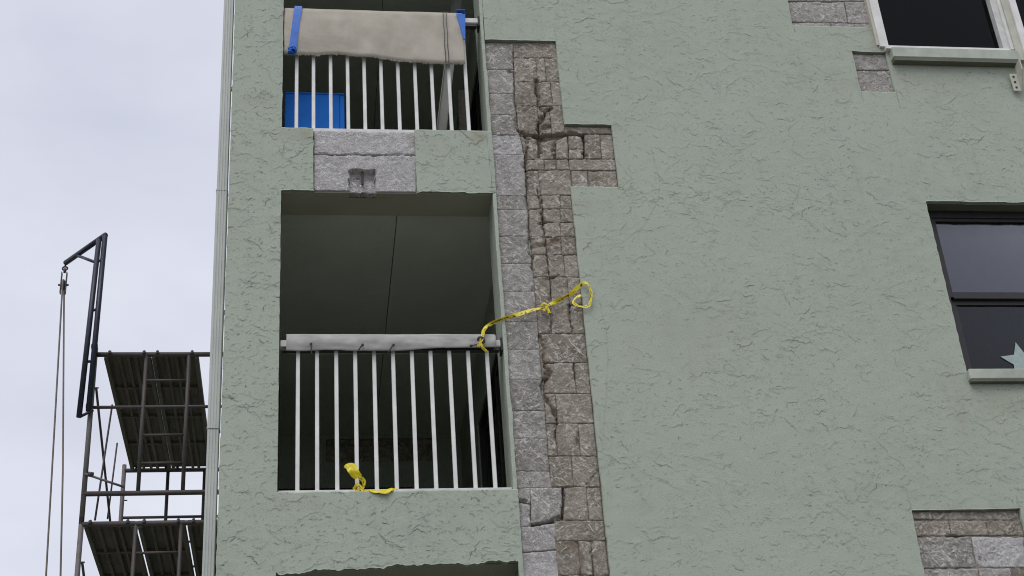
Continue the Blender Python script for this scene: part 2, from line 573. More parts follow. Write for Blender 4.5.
FH = 2.695                       # storey height
OX0, OX1 = -0.155, 1.272         # balcony openings
SILL, HEAD = 5.157, 7.333
PX0, PX1 = 1.297, 1.820          # stripped column
P1TOP = 8.675
EXT = (1.820, 2.160, 7.393, 7.927)
P2 = (0.060, 0.756, 7.333, 7.852)
P3 = (3.650, 4.290, 8.888, 9.60)
P4 = (4.073, 4.340, 8.275, 8.652)
P5 = (3.778, 4.50, 3.60, 4.975)
W1 = (4.350, 6.05, 8.655, 10.06)
W2 = (4.368, 6.05, 5.948, 7.306)
W3 = (4.360, 6.05, 3.250, 4.600)
OPEN1 = (OX0, OX1, SILL, HEAD)
OPEN2 = (OX0, OX1, SILL + FH, HEAD + FH)
OPEN3 = (OX0, OX1, SILL - FH, HEAD - FH)
HOLES = [OPEN1, OPEN2, OPEN3, (OX1, PX0, SILL, HEAD), (OX1, PX0, SILL + FH, HEAD + FH), (PX0, PX1, 3.0, P1TOP), EXT, P2, P3, P4, P5, W1, W2, W3]
X0, X1, Z0, Z1 = -0.50, 6.20, 4.20, 9.40


def axis(lo, hi, cuts, cell):
    c = sorted({lo, hi} | {x for x in cuts if lo < x < hi})
    out = []
    for a, b in zip(c[:-1], c[1:]):
        n = max(1, int(round((b - a) / cell)))
        out += list(np.linspace(a, b, n, endpoint=False))
    return np.array(out + [hi])


def sheet(name, x0, x1, z0, z1, cell, fine, parent):
    xs = axis(x0, x1, [h[0] for h in HOLES] + [h[1] for h in HOLES], cell)
    zs = axis(z0, z1, [h[2] for h in HOLES] + [h[3] for h in HOLES], cell)
    nx, nz = len(xs), len(zs)
    X, Z = np.meshgrid(xs, zs)
    H = np.zeros((nz, nx)); C = np.zeros((nz, nx)); Rr = np.zeros((nz, nx))
    cx = (xs[:-1] + xs[1:]) / 2; cz = (zs[:-1] + zs[1:]) / 2
    mask = np.ones((nz - 1, nx - 1), bool)
    for a, b, c, d in HOLES:
        mask &= ~(((cx > a) & (cx < b))[None, :] & ((cz > c) & (cz < d))[:, None])
    Xd, Zd = X.copy(), Z.copy()
    if fine:
        rg = np.random.default_rng(11)
        H += 0.0040 * (fbm(X * 3.5, Z * 3.5, 3, 2) - .5) + 0.0010 * (fbm(X * 26, Z * 34, 9, 3) - .5)
        area = (x1 - x0) * (z1 - z0)
        dens = lambda x, z: (0.55 + .75 * vnoise(x * 3, z * 3, 15) if x < 1.3 else 0.22 + 1.0 * vnoise(x * 2.1, z * 2.6, 5))

        def stroke(sx, sz, L, amp, w, ang, curv, up, edge_shade, seed):
            ex = L * 0.75 + w * 3
            j0, j1 = np.searchsorted(xs, (sx - ex, sx + ex)); i0, i1 = np.searchsorted(zs, (sz - ex, sz + ex))
            if j1 - j0 < 2 or i1 - i0 < 2:
                return
            gx = X[i0:i1, j0:j1] - sx; gz = Z[i0:i1, j0:j1] - sz
            u = gx * math.cos(ang) + gz * math.sin(ang); v = (-gx * math.sin(ang) + gz * math.cos(ang)) * up
            wob = (vnoise(u * 32, np.full_like(u, seed * 3.1), seed) - .5) * 0.030 + (vnoise(u * 90, np.full_like(u, seed * 1.7), seed + 5) - .5) * 0.010
            e = curv * u * u / L + wob
            env = np.clip(1.15 - (2 * np.abs(u) / L) ** 2, 0, 1) * np.clip(0.25 + 1.3 * vnoise(u * 20, np.full_like(u, 9.), seed + 9), 0, 1.1)
            dv = v - e
            h = amp * env * np.where(dv > 0, np.exp(-dv / w), np.exp(dv / 0.0012))
            Hs = H[i0:i1, j0:j1]
            np.maximum(Hs, Hs * 0.35 + h, out=Hs, where=h > Hs * 0.65)
            if edge_shade > 0:
                c = edge_shade * env * np.exp(-((dv + 0.002) / (0.0030 if sx < 1.3 else 0.0027)) ** 2)  # shade painted as dark colour along the foot of each trowel ledge
                Cs = C[i0:i1, j0:j1]
                np.maximum(Cs, c, out=Cs)

        k = 0
        for lot, (n, Lr, Ar, Wr) in enumerate(((int(area * 14), (0.16, 0.36), (0.0008, 0.0018), (0.008, 0.02)), (int(area * 62), (0.06, 0.20), (0.0007, 0.0020), (0.005, 0.014)),
                                               (int(area * 380), (0.015, 0.06), (0.0005, 0.0016), (0.004, 0.010)), (int(area * 520), (0.008, 0.022), (0.0004, 0.0014), (0.003, 0.007)))):
            for _ in range(n):
                sx, sz = rg.uniform(x0, x1), rg.uniform(z0, z1)
                bold = dens(sx, sz)
                if rg.uniform() > bold:
                    continue
                k += 1
                stroke(sx, sz, rg.uniform(*Lr), rg.uniform(*Ar) * (0.6 + 0.55 * bold), rg.uniform(*Wr), rg.normal(-0.12, 0.5), rg.normal(0, 0.5),
                       1 if rg.uniform() < 0.78 else -1, (rg.uniform(.15, 1) ** 1.2) * (0.95 if lot < 2 else 0.8) * (1.15 if sx < 1.3 else 0.86), k)
        # a rougher trowelled seam at the floor line and under the windows
        for _ in range(150):
            sx = min(4.6, 2.1 + abs(rg.normal(0, 1.0))); sz = px(640 + (sx - 2.1) * 110, 194 + (sx - 2.1) * 6).z + rg.normal(0, 0.045)
            k += 1
            stroke(sx, sz, rg.uniform(.03, .12), rg.uniform(.0008, .0022), rg.uniform(.004, .012), rg.normal(-.05, .35), rg.normal(0, .4), 1, rg.uniform(0, .7), k)
        # hairline cracks, pencil curves and saw overcuts
        for pl, w, s, tgt in (([(651, 150), (660, 180), (658, 200), (645, 225), (622, 243), (596, 247)], .003, .5, 'r'),
                              ([(599, 300), (606, 330), (608, 360), (606, 400), (602, 450)], .003, .45, 'r'),
                              ([(590, 470), (640, 455), (700, 470)], .003, .3, 'r'),
                              ([(612, 124.3), (618, 124.6)], .003, .9, 'c'), ([(619, 187), (624, 186.8)], .003, .9, 'c'),
                              ([(556.5, 40), (555, 30)], .003, .7, 'c'), ([(861, 91.5), (863, 101)], .003, .6, 'c'),
                              ([(896, 92), (900, 108)], .003, .6, 'c'), ([(852, 51.5), (846, 51.2)], .003, .8, 'c'),
                              ([(793, 26), (795, 32)], .003, .6, 'c'), ([(911, 509), (906, 489)], .003, .5, 'c'),
                              ([(1020, 509.5), (1016, 495)], .003, .6, 'c'), ([(911, 509.5), (902, 510)], .003, .35, 'c'),
                              ([(493, 192), (486, 131)], .0025, .5, 'c')):
            d = seg_dist(X, Z, wpts(pl))
            t = s * np.exp(-(d / w) ** 2) * np.clip(.4 + vnoise(X * 30, Z * 30, 77), 0, 1)
            if tgt == 'r':
                Rr = np.maximum(Rr, t)
            else:
                C = np.maximum(C, t)
        # rusty weeping stains at the balcony sills and beside the upper window
        for (sx, sy), rx, rz, s in (((262, 100), .12, .05, .28), ((300, 135), .12, .05, .35), ((478, 137), .06, .05, .5), ((440, 142), .1, .06, .22),
                                    ((874, 34), .05, .25, .45), ((300, 505), .3, .04, .12), ((900, 75), .1, .05, .2), ((560, 200), .25, .03, .12),
                                    ((590, 205), .12, .05, .15), ((850, 85), .15, .06, .2), ((930, 80), .35, .12, .16), ((1000, 400), .30, .14, .18), ((960, 410), .05, .25, .2), ((585, 520), .04, .3, .15), ((700, 330), .5, .35, .08)):
            p = px(sx, sy)
            Rr = np.maximum(Rr, s * np.exp(-((X - p.x) / rx) ** 2 - ((Z - p.z) / rz) ** 2) * fbm(X * 14, Z * 9, 31, 3) * 1.6)
        # hand-cut, uneven edges
        Xd += 0.005 * (vnoise(X * 22, Z * 22, 41) - .5)
        Zd += 0.006 * (vnoise(X * 20, Z * 20, 43) - .5)
        # ragged broken lower edge above the opening below
        zb = HEAD - FH
        inx = (X > OX0 - 1e-6) & (X < PX0 + 1e-6)
        lift = 0.012 + (X - OX0) / (OX1 - OX0) * 0.05 + 0.05 * (fbm(X * 9, X * 0 + 3, 51, 3) - .42) + 0.012 * (vnoise(X * 45, X * 0, 52) - .5)
        fall = np.clip(1 - (Z - zb) / 0.20, 0, 1)
        Zd += np.where(inx & (Z > zb - 1e-6), lift * fall, 0)
        # lower edge of the beams a little broken
        for zz in (HEAD,):
            fall = np.clip(1 - np.abs(Z - zz) / 0.05, 0, 1)
            Zd += np.where((X > OX0 - .01) & (X < PX0 + .01) & (Z > zz - 1e-6), 0.022 * (fbm(X * 16, X * 0 + 7, 57, 4) - .5) * fall, 0)
    V = np.stack([Xd, -H, Zd], -1).reshape(-1, 3)
    idx = np.arange(nx * nz).reshape(nz, nx)
    Fq = np.stack([idx[:-1, :-1], idx[:-1, 1:], idx[1:, 1:], idx[1:, :-1]], -1)[mask]
    # skirts at the cut edges
    e = []
    pad = np.pad(mask, 1, constant_values=True)
    vd = pad[1:-1, :-1] != pad[1:-1, 1:]
    for i, j in np.argwhere(vd):
        e.append((idx[i, j], idx[i + 1, j]))
    hd = pad[:-1, 1:-1] != pad[1:, 1:-1]
    for i, j in np.argwhere(hd):
        e.append((idx[i, j], idx[i, j + 1]))
    e = np.array(e, int).reshape(-1, 2)
    if len(e):
        u = np.unique(e); back = V[u].copy(); back[:, 1] = 0.034
        rem = {a: len(V) + n for n, a in enumerate(u)}
        q = np.array([(a, b, rem[b], rem[a]) for a, b in e])
        V = np.concatenate([V, back]); Fq = np.concatenate([Fq, q])
        C = np.concatenate([C.ravel(), np.zeros(len(u))]); Rr = np.concatenate([Rr.ravel(), np.zeros(len(u))])
    return np_mesh(name, V, Fq, 'stucco', parent, {'crack_and_shade': C, 'rust': Rr})


sheet('wall', X0, X1, Z0, Z1, 0.0064, True, bld)
sheet('wall', X0, X1, 0.0, Z0, 0.4, False, bld)
sheet('wall', X0, X1, Z1, 12.9, 0.4, False, bld)
MB().box(6.2, 14, 0.0, 0.25, 0, 12.9).build('wall', 'stucco', bld)
MB().box(-0.497, -0.45, 0.002, 9.0, 0, 12.9).build('wall', 'stucco', bld)
MB().box(-0.45, 14, 8.95, 9.2, 0, 12.9).build('wall', 'stucco', bld)
MB().box(13.95, 14.2, 0.25, 8.95, 0, 12.9).build('wall', 'stucco', bld)
MB().box(-0.55, 14.2, -0.05, 9.2, 12.905, 13.15).build('roof', 'green_paint', bld)

# ------------------------------------------------------------------ balcony interiors
RWX, BKY, CEIL = 1.425, 4.11, HEAD + 0.10


def balcony(dz, name, parent, detail):
    b = empty(name, (0.5, 0.3, SILL + dz)); attach(b, parent)
    # beam above the opening and its soffit
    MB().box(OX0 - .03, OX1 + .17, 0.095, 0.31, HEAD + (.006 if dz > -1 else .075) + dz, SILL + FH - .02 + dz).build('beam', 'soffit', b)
    lip = MB()
    for xa, xb in ((OX0 - .03, .298), (.478, OX1 + .006)):
        lip.box(xa, xb, .033, .094, HEAD + .005 + dz, HEAD + .03 + dz)
    if dz > -1:
        lip.build('beam_lip', 'soffit', b)
    MB().box(OX0 - .29, OX0 - .004, 0.036, 0.31, SILL - .45 + dz, HEAD + .5 + dz).build('pier', 'stucco', b)
    # right reveal: rendered arris beside the stripped column
    n = 60
    zs = np.linspace(SILL + dz, HEAD + dz, n)
    fx = 0.012 * (fbm(zs * 9, zs * 0, 61, 3) - .5)
    fy = 0.006 * (fbm(zs * 14, zs * 0 + 5, 63, 3) - .5)
    vv = []; ff = []
    for k in range(n):
        z = zs[k]
        vv += [(OX1 + .003, .31, z), (OX1 + fx[k] * .4, .004 + fy[k], z), (PX0 - .002 + fx[k], fy[k], z), (PX0 + .002 + fx[k], .05, z)]
    for k in range(n - 1):
        for q in range(3):
            ff.append((k * 4 + q, k * 4 + q + 1, k * 4 + 5 + q, k * 4 + 4 + q))
    mb = MB().add(vv, ff); mb.box(OX1 + .009, RWX + .1, .055, .309, SILL + dz, HEAD + dz); mb.build('reveal', 'stucco', b)
    # ceiling boards with an open seam
    sx = 0.648
    for a, c in ((-0.45, sx - .003), (sx + .003, RWX + .05)):
        # the seam follows the depth of the balcony
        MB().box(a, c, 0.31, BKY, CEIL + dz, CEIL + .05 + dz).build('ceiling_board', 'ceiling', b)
    MB().box(sx - .05, sx + .05, 0.31, BKY, CEIL + .052 + dz, CEIL + .09 + dz).build('ceiling_batten', 'bronze', b)
    MB().box(-0.45, RWX + .1, 0.10, BKY, SILL - .16 + dz, SILL - .05 + dz).build('floor_slab', 'ceiling', b)
    # knee wall below the rail
    MB().box(-0.45, OX1 + .02, 0.036, 0.20, SILL - .05 + dz, SILL - .006 + dz).build('curb', 'stucco', b)
    # side and back walls
    DY0, DY1, DH = 0.62, 2.80, 6.90
    MB().box(RWX, RWX + .12, 0.31, DY0, SILL - .05 + dz, CEIL + dz).build('side_wall', 'stucco', b)
    MB().box(RWX, RWX + .12, DY1, BKY, SILL - .05 + dz, CEIL + dz).build('side_wall', 'stucco', b)
    MB().box(RWX + .001, RWX + .12, DY0, DY1, DH + dz, CEIL + dz).build('side_wall', 'stucco', b)
    MB().box(-0.45, RWX + .12, BKY + .03, BKY + .2, SILL - .05 + dz, CEIL + dz).build('back_wall', 'stucco', b)
    if detail:
        # plastered back wall surface with its bare strip and dark panel for shade
        bw = MB()
        a0, a1, a2, a3 = -0.45, 0.20, 1.20, RWX
        zt = CEIL + dz
        z1, z2 = 7.39 + dz, 7.16 + dz
        bw.box(a0, a1, BKY, BKY + .031, SILL - .05 + dz, zt - .002)
        bw.box(a1, a2, BKY, BKY + .031, z1, zt - .002)
        bw.box(a1, a2, BKY, BKY + .031, SILL - .05 + dz, z2)
        bw.box(a2, a3, BKY, BKY + .031, SILL - .05 + dz, zt - .002)
        bw.build('back_wall', 'stucco', b)
        rr = random.Random(4)
        x = a1 + .004
        while x < a2 - .05:
            w = min(rr.choice((.19, .39)), a2 - x)
            MB().box(x, x + w - .008, BKY + .012, BKY + .031, z2 + .004, (z1 + z2) / 2 + .05, .004).build('block', 'block_brown', b)
            MB().box(x, x + w - .008, BKY + .014, BKY + .031, (z1 + z2) / 2 + .056, z1 - .004, .004).build('block', 'block_brown', b)
            x += w
        MB().box(-0.32, 0.98, BKY - .035, BKY - .001, SILL + .3 + dz, 6.90 + dz, .03).build('shade_panel', 'bronze', b)  # added dark panel standing in for shade low on the back wall
    # sliding door in the side wall
    d = empty('sliding_door', (RWX, (DY0 + DY1) / 2, SILL + dz)); attach(d, parent)
    fr = MB()
    fr.box(RWX + .012, RWX + .075, DY0, DY1, DH - .045 + dz, DH + dz)
    fr.box(RWX + .012, RWX + .075, DY0, DY0 + .045, SILL - .05 + dz, DH - .045 + dz)
    fr.box(RWX + .012, RWX + .075, DY1 - .045, DY1, SILL - .05 + dz, DH - .045 + dz)
    fr.build('door_frame', 'bronze', d)
    ym = (DY0 + DY1) / 2
    for y0, y1, xo in ((DY0 + .045, ym + .03, .02), (ym - .03, DY1 - .045, .05)):
        st = MB()
        st.box(RWX + xo, RWX + xo + .022, y0, y0 + .05, SILL - .04 + dz, DH - .05 + dz)
        st.box(RWX + xo, RWX + xo + .022, y1 - .05, y1, SILL - .04 + dz, DH - .05 + dz)
        st.box(RWX + xo, RWX + xo + .022, y0 + .05, y1 - .05, DH - .11 + dz, DH - .05 + dz)
        st.build('door_sash', 'bronze', d)
        MB().box(RWX + xo + .008, RWX + xo + .013, y0 + .05, y1 - .05, SILL - .04 + dz, DH - .11 + dz).build('pane', 'glass', d)
    MB().box(RWX + .122, RWX + .13, DY0 - .2, DY1 + .2, SILL - .1 + dz, CEIL + dz).build('room_lining', 'black', d)
    return b


balcony(0, 'balcony', bld, True)
ub = balcony(FH, 'balcony', bld, False)
balcony(-FH, 'balcony', bld, False)
# ------------------------------------------------------------------ stripped masonry
CRACKS = [  # photo polyline, width px, depth m, colour strength
    ([(537, 78), (538, 95), (541, 105), (545, 112), (540, 121), (539, 135), (541, 150)], 3.0, .035, 1),
    ([(545, 112), (551, 107)], 3.5, .035, .8), ([(541, 128), (549, 124)], 4, .03, .8),
    ([(520, 130), (530, 133), (545, 138), (560, 132), (575, 131), (583, 134)], 2.6, .03, .7),
    ([(583, 133), (584, 140)], 3.0, .04, .5), ([(584, 152), (586, 153)], 3.2, .04, .5), ([(585, 140), (585, 150)], 1.0, .015, .4),
    ([(520, 128), (528, 137), (527, 150), (526, 166)], 2.4, .03, .4),
    ([(514, 70), (509, 70)], 2.0, .03, .3),
    ([(514, 50), (515, 92), (518, 130)], 1.0, .02, .2), ([(526, 166), (528, 190), (530, 236), (533, 262), (533.5, 268)], 1.6, .03, .3),
    ([(537, 188), (540, 195), (542, 207), (544, 222), (546, 236)], 1.6, .03, .5), ([(540, 222), (546, 221)], 2.2, .03, .4),
    ([(531, 238), (531, 251)], 3.0, .035, .4), ([(534, 244), (545, 243), (558, 239)], 4.5, .014, .9),
    ([(545, 236), (547, 255), (549, 270), (551, 276), (551, 330)], 1.2, .02, .4), ([(546, 276), (551, 276), (560, 274)], 1.3, .02, .3),
    ([(533, 287), (534, 288)], 2.0, .03, .3),
    ([(570, 303), (571, 318), (573, 331)], 1.6, .025, .4),
    ([(540, 334), (544, 342), (545, 352), (543, 360)], 2.2, .025, .7), ([(544, 361), (553, 362)], 1.7, .03, .4),
    ([(545, 364), (551, 373), (546, 378), (542, 385), (545, 397), (552, 405), (556, 415), (558, 422)], 2.6, .04, .9),
    ([(546, 372), (544, 388)], 3.4, .018, 1.0),
    ([(575, 361), (576, 377)], 1.8, .03, .5),
    ([(557, 422), (556, 438)], 1.6, .025, .8), ([(579, 430), (578, 444)], 2.0, .012, .9),
    ([(566, 487), (584, 485), (590, 480), (598, 468)], .7, .018, .2),
    ([(564, 487), (565, 503), (561, 518)], 2.0, .035, .2), ([(562, 516), (552, 519)], 2.8, .04, .1), ([(552, 519), (543, 522), (532, 525)], 1.8, .03, .1),
    ([(516, 499.5), (528, 501)], 1.8, .03, .2), ([(531, 505), (532, 523)], 1.0, .012, .2),
    ([(545, 528), (556, 538)], 1.0, .012, .1),
    ([(593, 538), (592, 556), (594, 576)], 1.2, .02, .5), ([(565, 541), (580, 543), (583, 556), (581, 576)], 2.2, .008, .9),
    ([(568, 133), (568, 150), (569, 158)], 1.0, .015, .3), ([(556, 140), (553, 150), (556, 157)], 1.6, .02, .4),
    ([(537 + 2.6 * math.cos(t * .7), 511.5 + 2.8 * math.sin(t * .7)) for t in range(10)], .55, .006, .2),
    ([(318, 152.5), (335, 153.2), (352, 152.4), (372, 154), (390, 153), (414, 154)], 1.0, .022, .2),
    ([(340, 158), (346, 160), (336, 175), (345, 186)], .5, .006, .1), ([(375, 153), (395, 158), (412, 157)], .6, .007, .1),
    ([(860, 80), (880, 81)], .4, .004, .1), ([(950, 533), (962, 536), (968, 540)], 1.2, .02, .1),
]
CR = [(wpts(p), w, d, c) for p, w, d, c in CRACKS]
MPP = 0.0072


def block(quad, m, parent, rough=1.0, proud=0.0, seed=0, name='block', gap=0.0035, tilt=0.0, chip=1.0, pit=None):
    """quad: photo corners TL, TR, BR, BL on the wall; a chipped block face with sides."""
    c = [px(x, y) for x, y in quad]
    P = np.array([(p.x, p.z) for p in c])
    mid = P.mean(0)
    for k in range(4):
        d = mid - P[k]
        P[k] += np.sign(d) * gap * .45
    wd = max(np.hypot(*(P[1] - P[0])), np.hypot(*(P[2] - P[3]))); ht = max(np.hypot(*(P[3] - P[0])), np.hypot(*(P[2] - P[1])))
    nu = max(4, int(wd / .008)); nv = max(4, int(ht / .008))
    u, v = np.meshgrid(np.linspace(0, 1, nu + 1), np.linspace(0, 1, nv + 1))
    X = (P[0][0] * (1 - u) + P[1][0] * u) * (1 - v) + (P[3][0] * (1 - u) + P[2][0] * u) * v
    Z = (P[0][1] * (1 - u) + P[1][1] * u) * (1 - v) + (P[3][1] * (1 - u) + P[2][1] * u) * v
    edge = np.minimum(np.minimum(u, 1 - u) * wd, np.minimum(v, 1 - v) * ht)
    s = seed * 37 + 5
    Xj = X + .006 * rough * (fbm(X * 30, Z * 30, s, 3) - .5); Zj = Z + .006 * rough * (fbm(X * 30, Z * 30, s + 1, 3) - .5)
    Y = 0.024 - proud + rough * (0.006 * (fbm(X * 11, Z * 11, s + 2, 4, .55) - .5) + 0.007 * (fbm(X * 45, Z * 45, s + 3, 3, .6) - .5))
    Y = Y + tilt * (v - .5)
    # trowel scratches proud of the face
    a = (X * .8 + Z * .6)
    rd = 1 - np.abs(2 * fbm(a * 16 + 3 * fbm(X * 5, Z * 5, s + 8, 2), (Z * .8 - X * .6) * 44, s + 6, 2) - 1)
    Y = Y - rough * .004 * np.clip(rd - .82, 0, 1) / .18
    Y = Y + (0.001 + 0.012 * rough * np.clip(fbm(X * 25, Z * 25, s + 4, 2) - .42, 0, 1)) * np.exp(-edge / .006) * chip
    if pit:
        jx = .014 * (fbm(X * 30, Z * 30, 221, 3) - .5)
        jz = .014 * (fbm(X * 30, Z * 30, 223, 3) - .5)
        Y = Y + np.where((X + jx > pit[0]) & (X + jx < pit[1]) & (Z + jz > pit[2]) & (Z + jz < pit[3]), .05, 0)
    K = np.zeros_like(X)
    for pl, w, d, cs in CR:
        xs_ = [p[0] for p in pl]; zs_ = [p[1] for p in pl]
        if max(xs_) < P[:, 0].min() - .06 or min(xs_) > P[:, 0].max() + .06 or max(zs_) < P[:, 1].min() - .06 or min(zs_) > P[:, 1].max() + .06:
            continue
        jx = .03 * (fbm(X * 28, Z * 28, 201, 3) - .5); jz = .03 * (fbm(X * 28, Z * 28, 203, 3) - .5)
        D = seg_dist(X + jx, Z + jz, pl) / (w * MPP)
        D = D * (.75 + 1.1 * fbm(X * 35, Z * 35, 211, 3))
        k = np.clip((1.0 - D) * 1.6, 0, 1)
        Y = Y + .7 * d * k * (.55 + .9 * fbm(X * 60, Z * 60, 213, 2))
        K = np.maximum(K, .75 * cs * np.clip(1.35 - D, 0, 1) * np.clip(fbm(X * 40, Z * 40, 207, 2) * 1.8, 0, 1))
    n1 = (nu + 1) * (nv + 1)
    V = np.stack([Xj, Y, Zj], -1).reshape(-1, 3)
    idx = np.arange(n1).reshape(nv + 1, nu + 1)
    Fq = np.stack([idx[:-1, :-1], idx[1:, :-1], idx[1:, 1:], idx[:-1, 1:]], -1).reshape(-1, 4)
    rim = list(idx[0, :]) + list(idx[1:, -1]) + list(idx[-1, -2::-1]) + list(idx[-2:0:-1, 0])
    bk = V[rim].copy(); bk[:, 1] = .085
    V = np.concatenate([V, bk]); n = len(rim)
    q = np.array([(rim[k], rim[(k + 1) % n], n1 + (k + 1) % n, n1 + k) for k in range(n)])
    Fq = np.concatenate([Fq, q])
    return np_mesh(name, V, Fq, m, parent, {'crack_and_shade': np.concatenate([K.ravel(), np.zeros(n)])})


def backing(rect, parent, depth=.031, seed=3):
    a, b, c, d = rect
    nx = max(3, int((b - a) / .009)); nz = max(3, int((d - c) / .009))
    X, Z = np.meshgrid(np.linspace(a, b, nx), np.linspace(c, d, nz))
    Y = depth + .006 * (fbm(X * 30, Z * 30, seed, 3) - .5)
    for pl, w, dd, cs in CR:
        xs_ = [p[0] for p in pl]; zs_ = [p[1] for p in pl]
        if max(xs_) < a - .06 or min(xs_) > b + .06 or max(zs_) < c - .06 or min(zs_) > d + .06:
            continue
        Y = Y + np.clip(2.2 - seg_dist(X, Z, pl) / (w * MPP), 0, 1) * (dd * .75 + .008)
    idx = np.arange(nx * nz).reshape(nz, nx)
    Fq = np.stack([idx[:-1, :-1], idx[:-1, 1:], idx[1:, 1:], idx[1:, :-1]], -1).reshape(-1, 4)
    return np_mesh('mortar', np.stack([X, np.minimum(Y, .09), Z], -1).reshape(-1, 3), Fq, 'rubble', parent, {'crack_and_shade': np.zeros(nx * nz)})


def interp(tab, y):
    for (y0, x0), (y1, x1) in zip(tab[:-1], tab[1:]):
        if y <= y1:
            return x0 + (x1 - x0) * (y - y0) / (y1 - y0)
    return tab[-1][1]


A_L = [(-20, None)]


def xl(y):   # left edge of the stripped column
    return interp([(20, 480.0), (40, 482.0), (131, 488.6), (192, 494.6), (488, 516.6), (640, 527.5)], y)


def xm(y):   # joint between concrete column and block
    return interp([(30, 513), (92, 514.7), (128, 518), (150, 524), (170, 526), (205, 527.5), (245, 531), (270, 533.4), (320, 537.7), (370, 541.6), (400, 544.9), (430, 546.8), (470, 550), (485, 551.5), (576, 558.5), (640, 563)], y)


def xr(y):   # right edge
    return interp([(20, 554.5), (40, 556.5), (570, 609.2), (640, 616.2)], y)


col = empty('stripped_column', (1.55, 0.03, 4.6)); attach(col, bld)
col['label'] = 'tall strip of bare cracked block beside the balconies'
backing((OX1 + .02, EXT[1] + .02, 3.6, P1TOP + .02), col, .033)
sd_ = 0
rows_a = [(41, 67.5, 'block_grey', .7), (67.5, 91.5, 'block_grey', .7), (91.5, 113, 'block_grey', .9), (113, 133, 'block_grey', 1.0),
          (133, 153, 'concrete', 1.5), (153, 194, 'concrete', 1.0), (194, 208, 'block_grey', .9), (208, 234.5, 'block_grey', .8), (234.5, 262, 'block_grey', 1.1),
          (262, 290, 'block_grey', 1.1), (290, 320, 'block_grey', 1.0), (320, 348, 'block_grey', 1.2), (348, 378, 'block_grey', 1.1), (378, 409, 'block_grey', 1.1),
          (409, 437, 'block_grey', 1.1), (437, 470, 'block_grey', 1.2)]
for t, bt, m_, rg_ in rows_a:
    sd_ += 1
    soft = t > 250 or m_ == 'concrete'
    block([(xl(t), t), (xm(t), t + (0 if soft else random.uniform(-.5, .5))), (xm(bt), bt), (xl(bt), bt)], m_, col, rg_, random.uniform(-.0008, .0008) if soft else random.uniform(-.002, .002),
          910 if soft else sd_, gap=.0004 if soft else .0022, chip=.25 if soft else 1.0)
# the broken ledge and the smooth concrete under it
for q, m_, rg_, pr in (([(xl(470), 470), (xm(470), 470), (552.5, 486), (xl(487), 487)], 'block_grey', 1.1, .0), ([(xl(487), 487), (531, 486.6), (531, 502), (xl(499), 499.5)], 'block_grey', 1.1, .0),
                       ([(xl(501), 501), (531, 503), (532, 524), (xl(526), 526)], 'concrete', 1.2, -.004),
                       ([(531, 486.6), (563, 486), (562, 518), (532, 522)], 'block_grey', 1.1, .002),
                       ([(xl(526), 526), (555.5, 522), (557, 548), (xl(552), 551)], 'concrete', .9, -.002),
                       ([(xl(551), 552), (557, 549), (562, 600), (xl(600), 600)], 'concrete', .8, -.002)):
    sd_ += 1
    block(q, m_, col, rg_, pr, 910 if m_ == 'block_grey' else 912, gap=.0006, chip=.3)

rows_b = [  # y top, y bottom, vertical joints (x at mid height), right edge override
    (41, 56, []), (56, 80, [537, 546]), (80, 104, [537.5, 552]), (104, 132, [539, 551]),
    (168.5, 193.5, [540]), (193.5, 207, [543, 561]), (207, 220.5, [543.5, 561]), (220.5, 235, [545, 561]),
    (235, 253, [547, 562]), (253, 275, [549, 565]), (275, 303, [551.5, 569]), (303, 332, [551.5, 571]), (332, 361, []), (361, 392, [575.8]),
    (392, 421.6, [557]), (421.6, 454.5, [557, 580]), (454.5, 485.5, [573]), (485.5, 519, [588]), (519, 539.5, []), (539.5, 574, [580, 593]), (574, 602, [583])]
for t, bt, js in rows_b:
    ym_ = (t + bt) / 2
    x0_ = (lambda y: xm(y) + .3) if not 486 <= ym_ <= 518 else (lambda y: 564.5)
    cols_ = [x0_] + [(lambda y, j=j, ym_=ym_: j + (y - ym_) * .085) for j in js] + [xr]
    for k in range(len(cols_) - 1):
        sd_ += 1
        jt, jb = random.uniform(-.6, .6), random.uniform(-.6, .6)
        if t == 168.5 and k == 1:
            a_, b_ = cols_[k], (lambda y: 571.6 + (y - 180) * .085)
        else:
            a_, b_ = cols_[k], cols_[k + 1]
        rgh = 1.7 if (t in (56, 104, 235) or (t == 80 and k == 1)) else random.uniform(.8, 1.2)
        m_ = 'block_brown'
        block([(a_(t), t + jt), (b_(t), t + jb), (b_(bt), bt), (a_(bt), bt)], m_, col, rgh, random.uniform(-.002, .002), sd_, gap=.003, tilt=random.uniform(-.0015, .0015), chip=.6)
# around the wide notch
notch = [([(xm(134) + 1, 134), (538, 136), (538, 157), (xm(157) + 1, 157)], 1.5), ([(540, 138), (556, 138), (555.5, 157), (540.5, 157)], 1.4),
         ([(557, 139), (568, 134), (569, 157), (557, 157)], 1.0), ([(553, 125), (xr(124), 125), (611.5, 125), (612.5, 132)], 0),
         ([(569, 134), (583, 134), (584, 147), (569, 147)], .9), ([(569.5, 147.5), (584, 147.5), (584, 157), (569.5, 157)], .8),
         ([(585, 133), (600, 133), (602, 157), (585.5, 157)], .9), ([(600.5, 133), (612.7, 133), (615.5, 157), (602.5, 157)], .9),
         ([(xm(157) + 1, 157.5), (544, 157.5), (545, 168), (xm(168) + 1, 168)], .9), ([(545, 157.5), (556.5, 157.5), (557, 168), (545.5, 168)], .9),
         ([(557, 157.5), (569, 157.5), (570, 168), (557.5, 168)], .8), ([(569.5, 157.5), (615.6, 157.5), (617, 168.5), (570.5, 168.5)], .8),
         ([(572, 169), (587.5, 169), (589, 187.5), (573.5, 188)], .9), ([(588.5, 169.5), (617, 169.5), (619, 187), (590, 187.5)], .9)]
